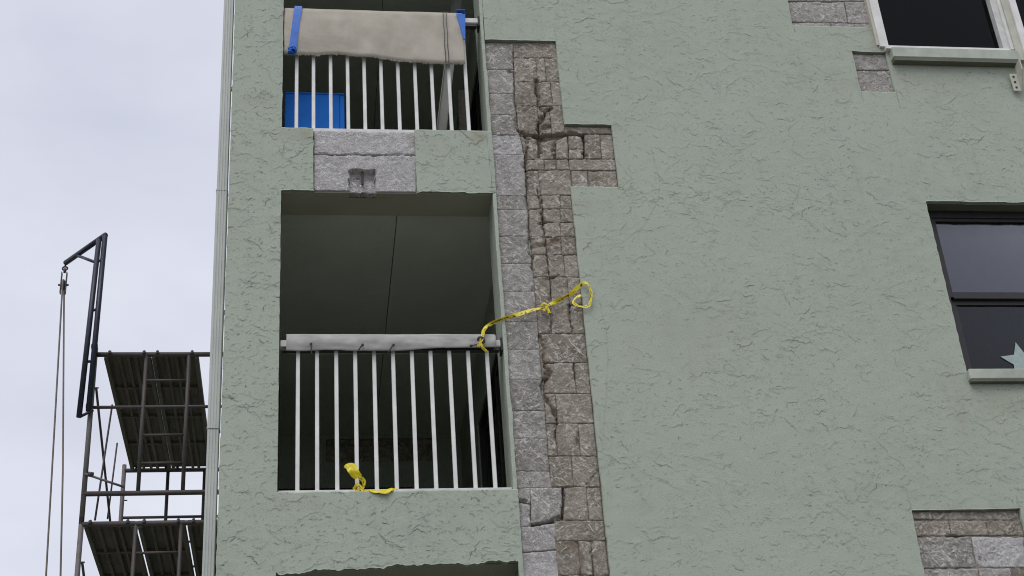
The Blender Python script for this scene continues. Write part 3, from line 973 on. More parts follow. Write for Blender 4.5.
for q, rgh in notch:
    sd_ += 1
    if rgh == 0:
        q = [(554, 125), (612, 125.2), (612.8, 132.2), (554, 131)]; rgh = .9
    block(q, 'block_brown', col, rgh, random.uniform(-.004, .004), sd_, gap=.003)

# bare beam panel with the chipped square pocket
bp = empty('beam_patch', (0.4, 0.03, 7.34)); attach(bp, bld)
bp['label'] = 'bare concrete panel with a chipped square pocket in the beam between balconies'
backing((P2[0] - .01, P2[1] + .01, P2[2] + .004, P2[3] + .01), bp, .08)
block([(314, 128.9), (415.5, 131.0), (415.8, 153.5), (314, 152.5)], 'concrete', bp, .8, .004, 900, gap=-.001, chip=.4)
h0, h1 = px(349.5, 168), px(375.3, 168)
block([(314, 153.5), (416, 154.2), (416, 190.2), (314, 188.6)], 'concrete', bp, .8, .004, 901, gap=-.001, chip=.4, pit=(h0.x, h1.x, 7.2, h0.z))
sd_ += 1
block([(349.0, 167.5), (376, 167.5), (377, 190.6), (347.5, 190)], 'aggregate', bp, 2.0, -.036, sd_, 'pocket', gap=.001, tilt=-.05)
p = px(362.5, 169, .03); q = px(362.5, 185, .03)
MB().tube((p.x, .045, p.z), (q.x, .028, q.z), .008).build('rebar', 'rebar', bp)

up = empty('wall_patch', (3.95, 0.03, 8.9)); attach(up, bld)
up['label'] = 'bare block patch left of the white framed window'
backing((P3[0] - .01, P3[1] + .01, P3[2] - .01, P3[3] + .01), up)
for q in ([(786.5, 0), (845, 0), (849, 21), (791.5, 20)], [(845.5, 0), (868, 0), (871, 22), (849.5, 21.5)], [(792, 20.5), (831, 21), (832, 26.5), (793, 26)],
          [(831.5, 21.2), (871.5, 22.5), (872, 27.2), (832.5, 26.5)], [(777.5, -40), (811, -40), (818, -.6), (786, -.6)], [(811.5, -40), (858, -40), (867.5, -.6), (819, -.6)]):
    sd_ += 1
    block(q, 'block_grey', up, 1.1, random.uniform(-.003, .003), sd_)

sp = empty('wall_patch', (4.2, 0.03, 8.3)); attach(sp, bld)
sp['label'] = 'small bare patch of two blocks under the window corner'
backing((P4[0] - .005, P4[1] + .005, P4[2] - .005, P4[3] + .005), sp)
for q in ([(852.6, 52), (886.5, 52.4), (890.4, 68.6), (856.2, 68)], [(856.3, 69), (890.5, 69.6), (896, 91.8), (861, 91.4)]):
    sd_ += 1
    block(q, 'block_grey', sp, 1.0, random.uniform(-.003, .003), sd_)

lp = empty('wall_patch', (4.1, 0.03, 4.6)); attach(lp, bld)
lp['label'] = 'bare block patch above the lowest window'
backing((P5[0] - .01, P5[1] + .01, P5[2] - .01, P5[3] + .01), lp)
for q, m_ in (([(911.5, 510), (932, 510), (934, 518), (913.5, 518)], 'block_brown'), ([(932.5, 510), (1020, 510), (1022.5, 519), (934.5, 518.3)], 'block_brown'),
              ([(913.6, 518.8), (950, 519), (953, 534), (916.5, 535)], 'block_brown'), ([(950.5, 519), (987, 519), (990, 534), (953.5, 534)], 'block_brown'),
              ([(987.5, 519.2), (1022.5, 519.6), (1026, 534.5), (990.5, 534)], 'block_brown'),
              ([(916.7, 535.6), (972, 535), (978, 566), (923, 567)], 'block_grey'), ([(972.7, 535), (1026, 535.5), (1031, 566), (979, 566)], 'concrete'),
              ([(923.2, 568), (979, 567), (985.5, 600), (929.5, 600)], 'block_grey'), ([(979.7, 567), (1011.5, 567), (1018, 600), (986, 600)], 'block_grey')):
    sd_ += 1
    block(q, m_, lp, 1.2, random.uniform(-.004, .004), sd_)


# ------------------------------------------------------------------ windows
def room(x0, x1, z0, z1, parent, y0=.14):
    m = MB()
    d = 2.2
    m.add([(x0, y0, z0), (x1, y0, z0), (x1, y0, z1), (x0, y0, z1), (x0, d, z0), (x1, d, z0), (x1, d, z1), (x0, d, z1)],
          [(4, 5, 6, 7), (0, 1, 5, 4), (1, 2, 6, 5), (2, 3, 7, 6), (3, 0, 4, 7)])
    m.build('room_lining', 'room', parent)


def curtain(x0, x1, z0, z1, y, mname, parent, amp=.02, freq=38, name='curtain'):
    n = int((x1 - x0) / .01)
    vv, ff = [], []
    for k in range(n + 1):
        x = x0 + (x1 - x0) * k / n
        yy = y + amp * math.sin(x * freq + 1.3 * math.sin(x * 7)) + amp * .4 * math.sin(x * freq * 2.3)
        vv += [(x, yy, z0), (x, yy * .5 + y * .5, z1)]
    for k in range(n):
        ff.append((2 * k, 2 * k + 2, 2 * k + 3, 2 * k + 1))
    return MB().add(vv, ff).build(name, mname, parent, True)


def reveal_box(h, parent, depth=.16):
    a, b, c, d = h
    m = MB()
    m.box(a - .05, a - .003, .036, depth, c - .05, d + .05)
    m.box(b + .003, b + .05, .036, depth, c - .05, d + .05)
    MB().box(a - .003, b + .003, .036, depth, d + .003, d + .05).build('head_reveal', 'painted_shade', parent)  # shade of the window head put into its colour
    m.box(a - .003, b + .003, .036, depth, c - .05, c - .003)
    m.build('reveal', 'stucco', parent)


def dark_window(h, parent, label, full):
    a, b, c, d = h
    w = empty('window', ((a + b) / 2, .1, c)); attach(w, parent); w['label'] = label
    reveal_box(h, w)
    y = .125
    fr = MB()
    fr.box(a, a + .075, y, y + .07, c, d); fr.box(b - .035, b, y, y + .07, c, d)
    fr.box(a + .075, b - .035, y, y + .07, d - .055, d); fr.box(a + .075, b - .035, y, y + .07, c, c + .04)
    fr.build('frame', 'bronze', w)
    zm = c + .465 * (d - c) + .02
    us = MB()
    us.box(a + .075, a + .105, y + .012, y + .04, zm, d - .055); us.box(b - .06, b - .035, y + .012, y + .04, zm, d - .055)
    us.box(a + .105, b - .06, y + .012, y + .04, d - .08, d - .055); us.box(a + .105, b - .06, y + .012, y + .04, zm - .01, zm + .04)
    us.build('upper_sash', 'bronze', w)
    ls = MB()
    y2 = y + .042
    ls.box(a + .075, a + .125, y2, y2 + .028, c + .04, zm + .01); ls.box(b - .065, b - .035, y2, y2 + .028, c + .04, zm + .01)
    ls.box(a + .125, b - .065, y2, y2 + .028, zm - .045, zm + .01); ls.box(a + .125, b - .065, y2, y2 + .028, c + .04, c + .065)
    ls.build('lower_sash', 'bronze', w)
    MB().box(a + .105, b - .06, y + .024, y + .028, zm + .04, d - .08).build('pane', 'glass', w)
    MB().box(a + .125, b - .065, y2 + .012, y2 + .016, c + .065, zm - .045).build('pane', 'glass_dim', w)
    room(a - .003, b + .003, c - .02, d + .02, w, .198)
    if full:
        curtain(a + .02, b - .02, zm + .02, d, .24, 'blind', w, .004, 25, 'blind')
        curtain(a + .02, b - .02, c, zm + .02, .30, 'screen', w, .012, 18)
    # rendered sill
    MB().box(a - .008, b + .05, -.045, .123, c - .075, c + .001, .006).build('sill', 'green_paint', w)
    MB().box(a - .004, b + .045, -.040, .0, c - .092, c - .0755).build('sill_shade_strip', 'painted_shade', w)  # added dark strip painting the shade under the sill
    return w


w2 = dark_window(W2, bld, 'dark bronze sash window with a pale star inside the lower pane', True)
w3 = dark_window(W3, bld, 'dark window below the bare block patch', False)

# star behind the lower pane
sc_ = px(1021.8, 361.5, .175)
vv = []
y_star = .1735
for k in range(10):
    r_ = .150 if k % 2 == 0 else .068
    t = math.pi / 2 + k * math.pi / 5 + .06
    vv.append((sc_.x + r_ * math.cos(t), y_star, sc_.z + r_ * math.sin(t)))
vv = vv + [(x, y_star + .003, z) for x, y, z in vv]
ff = [tuple(range(10)), tuple(range(19, 9, -1))] + [(k, 10 + k, 10 + (k + 1) % 10, (k + 1) % 10) for k in range(10)]
star = MB().add(vv, ff).build('star_decoration', 'star')
tag(star, 'pale teal five-pointed star stuck on the lower window pane', 'star')

# upper white framed window
a, b, c, d = W1
c = 8.70
w1 = empty('window', ((a + b) / 2, .05, c)); attach(w1, bld)
w1['label'] = 'white framed window with black panes and a storm shutter rail'
reveal_box(W1, w1)
XM = px(988, 0, .01).x
fr = MB()
fr.box(a - .055, a + .012, -.022, .08, c - .010, d)
fr.box(a + .012, XM, -.012, .08, d - .05, d)
fr.build('frame', 'white', w1)
MB().box(a - .075, a - .056, -.012, .03, c + .01, d).build('casing_bead', 'cream', w1)
MB().box(a - .02, XM + .03, -.040, .08, c - .044, c - .012, .003).build('bottom_rail', 'white', w1)
MB().box(XM, XM + .05, -.010, .08, c - .010, d).build('mullion', 'white_dirty', w1)
MB().box(XM + .051, XM + .075, -.026, .08, c - .010, d).build('mullion', 'white', w1)
MB().box(XM + .076, XM + .130, -.040, .08, c - .12, d).build('shutter_rail', 'cream', w1)
MB().box(XM + .131, XM + .185, -.060, .08, c - .10, d, .003).build('shutter_rail', 'white', w1)
MB().box(a + .012, XM, .045, .050, c - .010, d - .05).build('pane', 'glass_dark', w1)
MB().box(XM + .186, b, .045, .050, c - .010, d - .05).build('pane', 'glass_dark', w1)
MB().box(XM + .186, b, -.01, .08, c + .001, c + .028).build('bottom_rail', 'white', w1)
room(a - .003, b + .003, c - .02, d + .02, w1, .11)
curtain(a + .01, XM, c, d, .30, 'curtain', w1, .018, 30)
curtain(XM + .1, b, c, d, .32, 'curtain', w1, .018, 30)
MB().box(a + .012, XM + .078, -.062, .035, c - .138, c - .045, .005).build('sill', 'green_paint', w1)
MB().box(a + .016, XM + .074, -.058, -.001, c - .168, c - .1385).build('sill_shade_strip', 'painted_shade', w1)  # dark strip added as the sill's underside shade
# perforated angle bracket of the shutter rail
br = empty('shutter_bracket', (XM + .1, -.05, c - .2)); attach(br, bld)
b0, b1 = px(1009.5, 74, -.03), px(1020, 91, -.03)
zt, zb = b0.z, b1.z
bx = b0.x
MB().box(bx - .004, bx + .004 + .05, -.034, -.028, zb, zt).build('plate', 'cream', br)
MB().add([(bx + .055, -.034, zb), (bx + .055, -.034, zt + .06), (bx + .055, -.12, zt + .08), (bx + .055, -.12, zt - .02),
          (bx + .063, -.034, zb), (bx + .063, -.034, zt + .06), (bx + .063, -.12, zt + .08), (bx + .063, -.12, zt - .02)],
         [(0, 1, 2, 3), (7, 6, 5, 4), (0, 4, 5, 1), (1, 5, 6, 2), (2, 6, 7, 3), (3, 7, 4, 0)]).build('flange', 'cream', br)
for k in range(3):
    z = zb + .03 + k * (zt - zb - .06) / 2
    MB().tube((bx + .022, -.0375, z), (bx + .022, -.030, z), .009, 10).build('bolt_hole', 'bronze', br)
MB().tube((XM + .15, -.066, c - .055), (XM + .15, -.055, c - .055), .008, 10).build('bolt_hole', 'bronze', br)

# ------------------------------------------------------------------ downspout at the corner
ds = empty('downspout', (-.55, .09, 0)); attach(ds, bld)
ds['label'] = 'pale ribbed downspout on the corner of the building'
dx0, dx1, dy0, dy1 = -.583, -.513, .055, .125


def rib_profile(grow=0.0):
    pts = []
    n = 4
    for k in range(n):
        w = (dx1 - dx0) / n
        for t, o in ((.08, 0), (.22, .003), (.78, .003), (.92, 0)):
            pts.append((dx0 + w * (k + t), dy0 - o - grow))
    pts += [(dx1 + grow, dy0 + .004), (dx1 + grow, dy1), (dx0 - grow, dy1), (dx0 - grow, dy0 + .004)]
    return pts


def extrude(pts, z0, z1):
    n = len(pts)
    m = MB()
    m.add([(x, y, z0) for x, y in pts] + [(x, y, z1) for x, y in pts], [(k, (k + 1) % n, n + (k + 1) % n, n + k) for k in range(n)] + [tuple(range(n))[::-1], tuple(range(n, 2 * n))])
    return m


j1 = px(218, 190, dy0).z; j2 = px(210, 428, dy0).z
for z0, z1, gr in ((.1, j2 - .002, 0), (j2 - .002, j1 - .002, .0025), (j1 - .002, 12.6, 0)):
    extrude(rib_profile(gr), z0, z1).build('pipe_length', 'downspout', ds)
for z in (j1, j2):
    extrude(rib_profile(.005), z - .004, z + .008).build('strap', 'downspout', ds)
for z in (px(218, 190).z - .9, px(218, 190).z + .9):
    MB().box(dx1, -.499, .085, .1, z, z + .03).build('bracket', 'downspout', ds)


# ================================================================== balcony railings
def railing(dz, xs_px, ypx, label):
    r = empty('balcony_railing', ((OX0 + OX1) / 2, .07, SILL + dz))
    tag(r, label, 'railing', 'white railings of the balconies')
    yc = .075
    z0 = SILL + dz
    ztop = z0 + 1.075
    MB().box(OX0 + .002, OX1 - .002, yc - .035, yc + .035, z0 + .001, z0 + .030, .004).build('bottom_rail', 'white_dirty', r)
    MB().box(OX0 + .004, OX1 - .004, yc - .028, yc + .028, ztop - .062, ztop - .012, .006).build('top_rail', 'white', r)
    MB().box(OX0 + .02, OX1 - .02, yc - .020, yc + .020, ztop - .085, ztop - .062).build('channel', 'bronze', r)
    for k, x in enumerate(xs_px):
        xx = px(x, ypx, yc).x
        MB().box(xx - .0125, xx + .0125, yc - .0125, yc + .0125, z0 + .030, ztop - .063, .003).build('baluster', 'white', r)
    MB().box(OX1 - .012, OX1 + .001, yc - .045, yc + .045, ztop - .10, ztop - .004, .003).build('end_bracket', 'bronze', r)
    return ztop


ZL = railing(0, [297.3, 317.2, 337.3, 357.2, 377, 396.9, 416.7, 436.3, 456, 475.7, 495.5], 489, 'white metal railing wrapped along its top with grey felt')
ZU = railing(FH, [296.3, 313.5, 331, 348.4, 365.4, 382.6, 399.9, 417.3, 434.3, 451.8, 469], 130, 'white metal railing with the beige canvas hung over it')


def drape(name, m, x0, x1, ztop, front, backdrop, y_f, y_b, label, cat, nsec=22, thick=.008, wav=.006, nx=110):
    """cloth folded over a rail: front(x) is the drop of the hanging front."""
    vv, ff = [], []
    for i in range(nx + 1):
        x = x0 + (x1 - x0) * i / nx
        fz = front(x)
        sec = []
        for k in range(nsec + 1):
            t = k / nsec
            if t < .55:
                s = t / .55
                z = ztop - fz * (1 - s) - .012 * s
                bow = .010 * math.sin(math.pi * s)
                sec.append((y_f - bow, z))
            elif t < .72:
                s = (t - .55) / .17
                a_ = math.pi * s
                yc = (y_f + y_b) / 2; ry = (y_b - y_f) / 2
                sec.append((yc - ry * math.cos(a_), ztop - .012 + .012 * math.sin(a_)))
            else:
                s = (t - .72) / .28
                sec.append((y_b + .004 * math.sin(math.pi * s), ztop - .012 - backdrop * s))
        for k, (y, z) in enumerate(sec):
            s = k / nsec
            w = wav * (fbm(np.array([x * 7.0]), np.array([s * 3.0]), 71, 3)[0] - .5) * 2
            vv.append((x + .004 * (vnoise(np.array([z * 14]), np.array([i * .0]), 73)[0] - .5), y + w * (1 if k < nsec * .5 else .2), z + w * .4))
    st = nsec + 1
    for i in range(nx):
        for k in range(nsec):
            ff.append((i * st + k, (i + 1) * st + k, (i + 1) * st + k + 1, i * st + k + 1))
    o = MB().add(vv, ff).build(name, m, None, True)
    md = o.modifiers.new('thickness', 'SOLIDIFY'); md.thickness = thick; md.offset = -1
    tag(o, label, cat)
    return o


# ---- beige canvas over the upper rail
cx0, cx1 = px(284, 30, .03).x, px(463.5, 40, .03).x
pts_b = [(284, 53.5), (292, 54.5), (301, 54), (318, 54.5), (332, 53.6), (345, 54.2), (356, 56), (375, 57), (395, 60), (412, 61.5), (430, 63), (445, 64), (463, 63)]
zz = [(px(x, y, .02).x, px(x, y, .02).z) for x, y in pts_b]
ztopU = px(370, 11.5, .05).z


def frontU(x):
    for (xa, za), (xb, zb_) in zip(zz[:-1], zz[1:]):
        if x <= xb:
            return ztopU - (za + (zb_ - za) * max(0, x - xa) / (xb - xa))
    return ztopU - zz[-1][1]


cloth = drape('canvas_cloth', 'carpet', cx0, cx1, ztopU, frontU, .22, .022, .118, 'beige canvas cloth draped over the upper balcony railing, tied with blue tape', 'cloth', wav=.012)
# frayed hem
rr = random.Random(9)
fm = MB()
for k in range(150):
    x = cx0 + (cx1 - cx0) * rr.random()
    z = ztopU - frontU(x)
    l = rr.uniform(.003, .016)
    y = .026 + rr.uniform(-.004, .004)
    dx = rr.uniform(-.006, .006)
    fm.tube((x, y, z + .006), (x + dx, y - rr.uniform(0, .008), z - l), .0011, 3)
fm.build('frayed_hem', 'carpet', cloth)
for xp in (444.2, 447.2):
    x = px(xp, 38, .02).x
    sm = MB()
    n = 14
    zt_, zb_ = ztopU - .015, ztopU - frontU(x) + .004
    pp = [(x + .002 * math.sin(k), .0105 - .010 * math.sin(math.pi * (1 - k / n)) * .9, zb_ + (zt_ - zb_) * k / n) for k in range(n + 1)]
    sm.path(pp, .003, 6).build('seam', 'tie', cloth)


def strip(name, pts, w, m, parent, thick=.0015, wdir=None, twist=None, uv=False, nsub=8, bow=.04, crumple=0.0, smooth=True):
    """flat ribbon along a 3D polyline (Catmull-Rom smoothed)."""
    P = [Vector(p) for p in pts]
    out = []
    for i in range(len(P) - 1):
        p0 = P[max(i - 1, 0)]; p1 = P[i]; p2 = P[i + 1]; p3 = P[min(i + 2, len(P) - 1)]
        for k in range(nsub):
            t = k / nsub
            out.append(.5 * ((2 * p1) + (p2 - p0) * t + (2 * p0 - 5 * p1 + 4 * p2 - p3) * t * t + (3 * p1 - p0 - 3 * p2 + p3) * t ** 3))
    out.append(P[-1])
    n = len(out)
    vv, ff = [], []
    ln = 0; us = []
    for i, p in enumerate(out):
        d = (out[min(i + 1, n - 1)] - out[max(i - 1, 0)]).normalized()
        if i:
            ln += (p - out[i - 1]).length
        us.append(ln)
        nrm = Vector((0, -1, 0))
        side = d.cross(nrm).normalized() if wdir is None else Vector(wdir)
        nn = side.cross(d).normalized()
        an = twist(i / (n - 1)) if twist else 0
        s_ = side * math.cos(an) + nn * math.sin(an)
        ww = w(i / (n - 1)) if callable(w) else w
        for c_ in (-1, -.33, .33, 1):
            vv.append(p + s_ * ww / 2 * c_ + nn * (bow * ww * (1 - c_ * c_)) + Vector((math.sin(i * .75 + c_ * 3), math.cos(i * .9 + c_ * 2), math.sin(i * .6 + c_ * 4))) * crumple)
    for i in range(n - 1):
        for c_ in range(3):
            ff.append((i * 4 + c_, i * 4 + c_ + 1, i * 4 + 5 + c_, i * 4 + 4 + c_))
    o = MB().add(vv, ff).build(name, m, parent, smooth)
    if uv:
        lay = o.data.uv_layers.new(name='UVMap')
        for poly in o.data.polygons:
            for li in poly.loop_indices:
                vi = o.data.loops[li].vertex_index
                lay.data[li].uv = (us[vi // 4], (vi % 4) / 3)
    md = o.modifiers.new('thickness', 'SOLIDIFY'); md.thickness = thick; md.offset = 0
    return o


# blue tapes of the cloth
b0 = [px(297.2, y, .004) for y in (8.5, 12, 24, 36, 47)]
bl = []
for (x, y) in ((298.3, 8.8), (297.4, 13), (295.8, 24), (294.3, 36), (293, 46), (292.2, 52)):
    bl.append(px(x, y, .003))
strip('tape_band', [(bl[0].x, .07, ztopU + .0025), (bl[0].x, .03, ztopU + .002), (bl[0].x, .014, ztopU - .012)] + [(p.x, .006, p.z) for p in bl[2:]], .054, 'blue_tape', cloth, .002, wdir=(1, 0, 0), bow=0, smooth=False)
kn = MB()
kc = px(292, 50.5, .0)
for k in range(5):
    a_ = k * 1.3
    kn.path([(kc.x + .022 * math.cos(a_ + t) * (1 + .3 * math.sin(3 * t + k)), -.004 + .016 * math.sin(t * 1.7 + k), kc.z + .020 * math.sin(a_ * 1.7 + t)) for t in np.linspace(0, 5, 14)], .0075, 6)
kn.build('tape_knot', 'blue_tape', cloth, True)
tr = [px(456.3, 14.2, .008), px(465.2, 14.4, .008), px(465.3, 40, .008), px(463.4, 39, .008)]
q0 = [(p.x, .004, p.z) for p in tr]; q1 = [(p.x, .012, p.z) for p in tr]
tm = MB().add(q0 + q1, [(0, 1, 2, 3), (7, 6, 5, 4), (0, 4, 5, 1), (1, 5, 6, 2), (2, 6, 7, 3), (3, 7, 4, 0)])
tm.box(tr[0].x, tr[1].x + .002, .004, .13, ztopU + .001, ztopU + .010, .003)
tm.build('tape_band', 'blue_tape', cloth)

# ---- grey felt over the lower rail
fx0, fx1 = px(286.3, 343, .03).x, px(495.5, 341, .03).x
bl_pts = [(286.5, 350), (300, 350.3), (325, 349.3), (350, 349.8), (372, 350.2), (398, 350.2), (412, 349.2), (428, 347.9), (450, 347.3), (470, 347), (496, 346.6)]
zl = [(px(x, y, .02).x, px(x, y, .02).z) for x, y in bl_pts]
ztopL = px(390, 334.6, .05).z


def frontL(x):
    for (xa, za), (xb, zb_) in zip(zl[:-1], zl[1:]):
        if x <= xb:
            return ztopL - (za + (zb_ - za) * max(0, x - xa) / (xb - xa))
    return ztopL - zl[-1][1]


felt = drape('felt_pad', 'foam', fx0, fx1, ztopL, frontL, .09, .026, .116, 'grey felt strip wrapped over the lower balcony rail with cable ties', 'padding', thick=.010, wav=.010)
for (xa, ya, xb, yb) in ((311, 344, 311.5, 354), (362.5, 345, 358.5, 350.5), (393.5, 345, 388, 353), (471, 346, 477, 345)):
    pa, pb = px(xa, ya, .01), px(xb, yb, .008)
    tm = MB().path([(pa.x, .040, pa.z + .008), (pa.x, .008, pa.z + .004), (pa.x, .002, pa.z), (pb.x, .004, pb.z)], .0042, 6)
    tm.box(pa.x - .008, pa.x + .008, .000, .012, pa.z - .006, pa.z + .006, .002)
    tm.build('cable_tie', 'tie', felt)

# ---- yellow tape strung from the rail across the bare blocks
route = [(478.5, 347, .012), (481, 341, -.006), (482.5, 336, .0), (484, 330, .0), (488, 325.5, .004), (497, 321, -.004), (509, 317, -.012), (521, 313.5, -.014), (532, 310, -.014), (541, 308, -.016), (546, 306.2, -.02),
         (555, 302, -.014), (564, 297.5, -.014), (573, 292, -.016), (580, 285.5, -.020), (584.5, 282.6, -.024), (588.5, 285, -.03), (590.6, 291, -.034), (590.9, 298, -.03), (589, 305, -.026),
         (584, 306.8, -.022), (578, 305.5, -.02), (573.4, 302.5, -.018), (576, 298, -.016), (581, 295, -.014)]
pts = [px(x, y, Y) for x, y, Y in route]
tp = strip('caution_tape', pts, lambda t: (.029 if t < .62 else .021) * (.78 + .3 * math.sin(t * 37) ** 2), 'tape', None, .0006,
           twist=lambda t: (.9 * math.sin(t * 21) + .4 * math.sin(t * 47 + 1)) * (1 if t < .62 else .45), uv=True, nsub=5, bow=.0, smooth=False)
tag(tp, 'twisted yellow caution tape tied to the rail and looped across the bare blocks', 'tape')
k0 = px(546, 307, -.02)
kt = strip('tape_tail', [k0, px(548, 309.5, -.03), px(549.5, 313.5, -.03)], .02, 'tape', tp, .0012, uv=True)
kt = strip('tape_knot', [px(x, y, Y) for x, y, Y in ((541, 307, -.02), (544, 303.5, -.032), (547, 306, -.034), (545, 310, -.03), (542, 308, -.02))], .016, 'tape', tp, .0012, uv=True)
strip('tape_tail', [px(x, y, Y) for x, y, Y in ((480, 342, -.01), (482, 347, -.004), (485.5, 350.5, .02), (487, 352.5, .03))], .022, 'tape', tp, .0012, uv=True)
strip('tape_knot', [px(x, y, Y) for x, y, Y in ((478, 341, -.002), (479, 337.5, -.01), (483, 338, -.012), (484, 342, -.008), (480, 343.5, -.004))], .016, 'tie', tp, .0012)

# ---- yellow tape knotted at the foot of a baluster
yb = .04
root = strip('caution_tape', [px(x, y, Y) for x, y, Y in ((361.8, 491, .03), (363.8, 486, .012), (363, 480.5, .004), (359.5, 476, -.004), (355.5, 472, -.012))],
             lambda t: .040 - .012 * math.sin(math.pi * t), 'tape', None, .0006, twist=lambda t: 1.2 - 1.0 * t, uv=True, crumple=.003, nsub=4, bow=0, smooth=False)
tag(root, 'short yellow caution tape knotted at the foot of a lower baluster', 'tape')
strip('tape_end', [px(x, y, Y) for x, y, Y in ((358.5, 477, -.004), (355, 472.5, -.012), (351.5, 468.5, -.016), (348.5, 467.2, -.01), (346, 469, -.002))], lambda t: .066 - .03 * abs(t - .5), 'tape_plain', root, .0006,
      twist=lambda t: .5 - .9 * t, crumple=.003, nsub=3, bow=0, smooth=False)
strip('tape_knot', [px(x, y, Y) for x, y, Y in ((354.5, 489.5, .05), (356.5, 485.5, .03), (360, 487, .02), (361.5, 490.5, .02), (357, 491.8, .03), (354.8, 489, .05))], .026, 'tape', root, .0012, uv=True, crumple=.003)
strip('tape_tail', [px(x, y, Y) for x, y, Y in ((361, 490.3, .02), (370, 490.9, .004), (379, 491.8, -.008), (387, 491.6, -.010), (392, 489.3, -.004), (397.5, 489.2, .01))],
      lambda t: .012 + .026 * math.sin(math.pi * t) ** 2, 'tape_plain', root, .0012, twist=lambda t: 1.0 - .9 * t, crumple=.003)

# ---- blue panel standing behind the upper railing
bz = SILL + FH
pb0, pb1 = px(284.8, 110, .20), px(344.5, 110, .20)
zt = px(314, 93.3, .20).z
blue = empty('blue_panel', ((pb0.x + pb1.x) / 2, .22, bz))
tag(blue, 'bright blue plastic panel standing behind the upper railing', 'panel')
MB().box(pb0.x, pb1.x - .035, .20, .235, bz - .05, zt - .008, .004).build('face', 'blue_panel', blue)
MB().box(pb1.x - .034, pb1.x, .205, .50, bz - .05, zt - .006, .004).build('side', 'blue_panel', blue)
MB().box(pb0.x - .001, pb1.x + .001, .196, .24, zt - .0075, zt + .006, .003).build('rim', 'blue_panel', blue)

# ---- things leaning inside the upper balcony
def leaning(name, pa, pb, w, t, m, label, cat):
    pa, pb = Vector(pa), Vector(pb)
    d = (pb - pa).normalized(); sd2 = Vector((1, 0, 0)); sd2 = (sd2 - d * sd2.dot(d)).normalized(); nn = d.cross(sd2)
    vs2 = []
    for p_ in (pa, pb):
        for i, j in ((-1, -1), (1, -1), (1, 1), (-1, 1)):
            vs2.append(p_ + sd2 * (w / 2 * i) + nn * (t / 2 * j))
    e_ = empty(name, pa)
    tag(e_, label, cat)
    MB().add(vs2, [(0, 1, 2, 3), (7, 6, 5, 4), (0, 4, 5, 1), (1, 5, 6, 2), (2, 6, 7, 3), (3, 7, 4, 0)]).build('web', m, e_)
    for i in (-1, 1):
        o_ = sd2 * (w / 2 * i) - nn * (t * .9)
        q_ = []
        for p_ in (pa, pb):
            for a2, b2 in ((-1, -1), (1, -1), (1, 1), (-1, 1)):
                q_.append(p_ + o_ + sd2 * (.003 * a2 + .004 * i) + nn * (t * .8 * b2))
        MB().add(q_, [(0, 1, 2, 3), (7, 6, 5, 4), (0, 4, 5, 1), (1, 5, 6, 2), (2, 6, 7, 3), (3, 7, 4, 0)]).build('flange', m, e_)


fl_ = SILL + FH - .05
p0, p1 = px(441.5, 129, .55), px(457.5, -4, .80)
ext = (p1 - p0) / (p1.z - p0.z)
leaning('channel_post', p0 - ext * (p0.z - fl_ - .004), p1 + ext * .5, .062, .012, 'pipe', 'grey metal channel leaning inside the upper balcony', 'post')
p0, p1 = px(461.5, 131, .75), px(458.5, 93, .80)
MBX = empty('timber_board', (p0.x, .78, fl_)); tag(MBX, 'short brown board standing inside the upper balcony beside the leaning channel', 'board')
MB().box(p1.x - .012, p1.x + .045, .76, .80, fl_ + .004, p1.z, .003).build('board_face', 'plank', MBX)

# ================================================================== scaffold
SY0 = 3.10
SLEN = 2.44
scaf = empty('scaffold', (-1.0, SY0 + SLEN / 2, 0))
tag(scaf, 'steel frame scaffold with plank decks standing beside the building corner', 'scaffold')
XL = -1.745
WID = 1.524
zt0 = px(150, 354.5, SY0).z
PIT = zt0 - px(150, 523.5, SY0).z
o2 = px(150, 407, SY0).z - zt0
o3 = px(150, 493, SY0).z - zt0
LX = [px(146.4, 357, SY0).x, px(189, 357, SY0).x]
rungs = [px(165, y, SY0).z - zt0 for y in (380.5, 435, 463)]
RT = .021


def frame(y, z, low):
    f = empty('scaffold_frame', (XL + WID / 2, y, z - PIT)); attach(f, scaf)
    zb_ = max(0.0, z - PIT) if not low else 0.0
    for x in (XL, XL + WID):
        MB().tube((x, y, zb_ + .001), (x, y, z + .06), RT, 10).build('leg', 'steel_light', f, True)
    MB().tube((XL, y, z), (XL + WID, y, z), RT, 10).build('crossbar', 'steel', f, True)
    if z + o3 > 0.1:
        MB().tube((XL, y, z + o3), (XL + WID, y, z + o3), RT, 10).build('crossbar', 'steel', f, True)
    if z + o2 > 0.1:
        MB().tube((XL, y, z + o2), (XL + WID, y, z + o2), RT * .7, 8).build('crossbar', 'steel', f, True)
        zl_ = max(z + o3, .0)
        for x in LX:
            MB().tube((x, y - .001, zl_), (x, y - .001, z), RT * .8, 8).build('ladder_post', 'steel', f, True)
        for r_ in rungs:
            if z + r_ > 0:
                MB().tube((LX[0], y - .002, z + r_), (LX[1], y - .002, z + r_), RT * .55, 8).build('rung', 'steel', f, True)
    MB().tube((XL - .0, y, z + o2 + .18), (XL + .05, y, z + o2 + .18), .006, 6).build('brace_pin', 'steel', f)


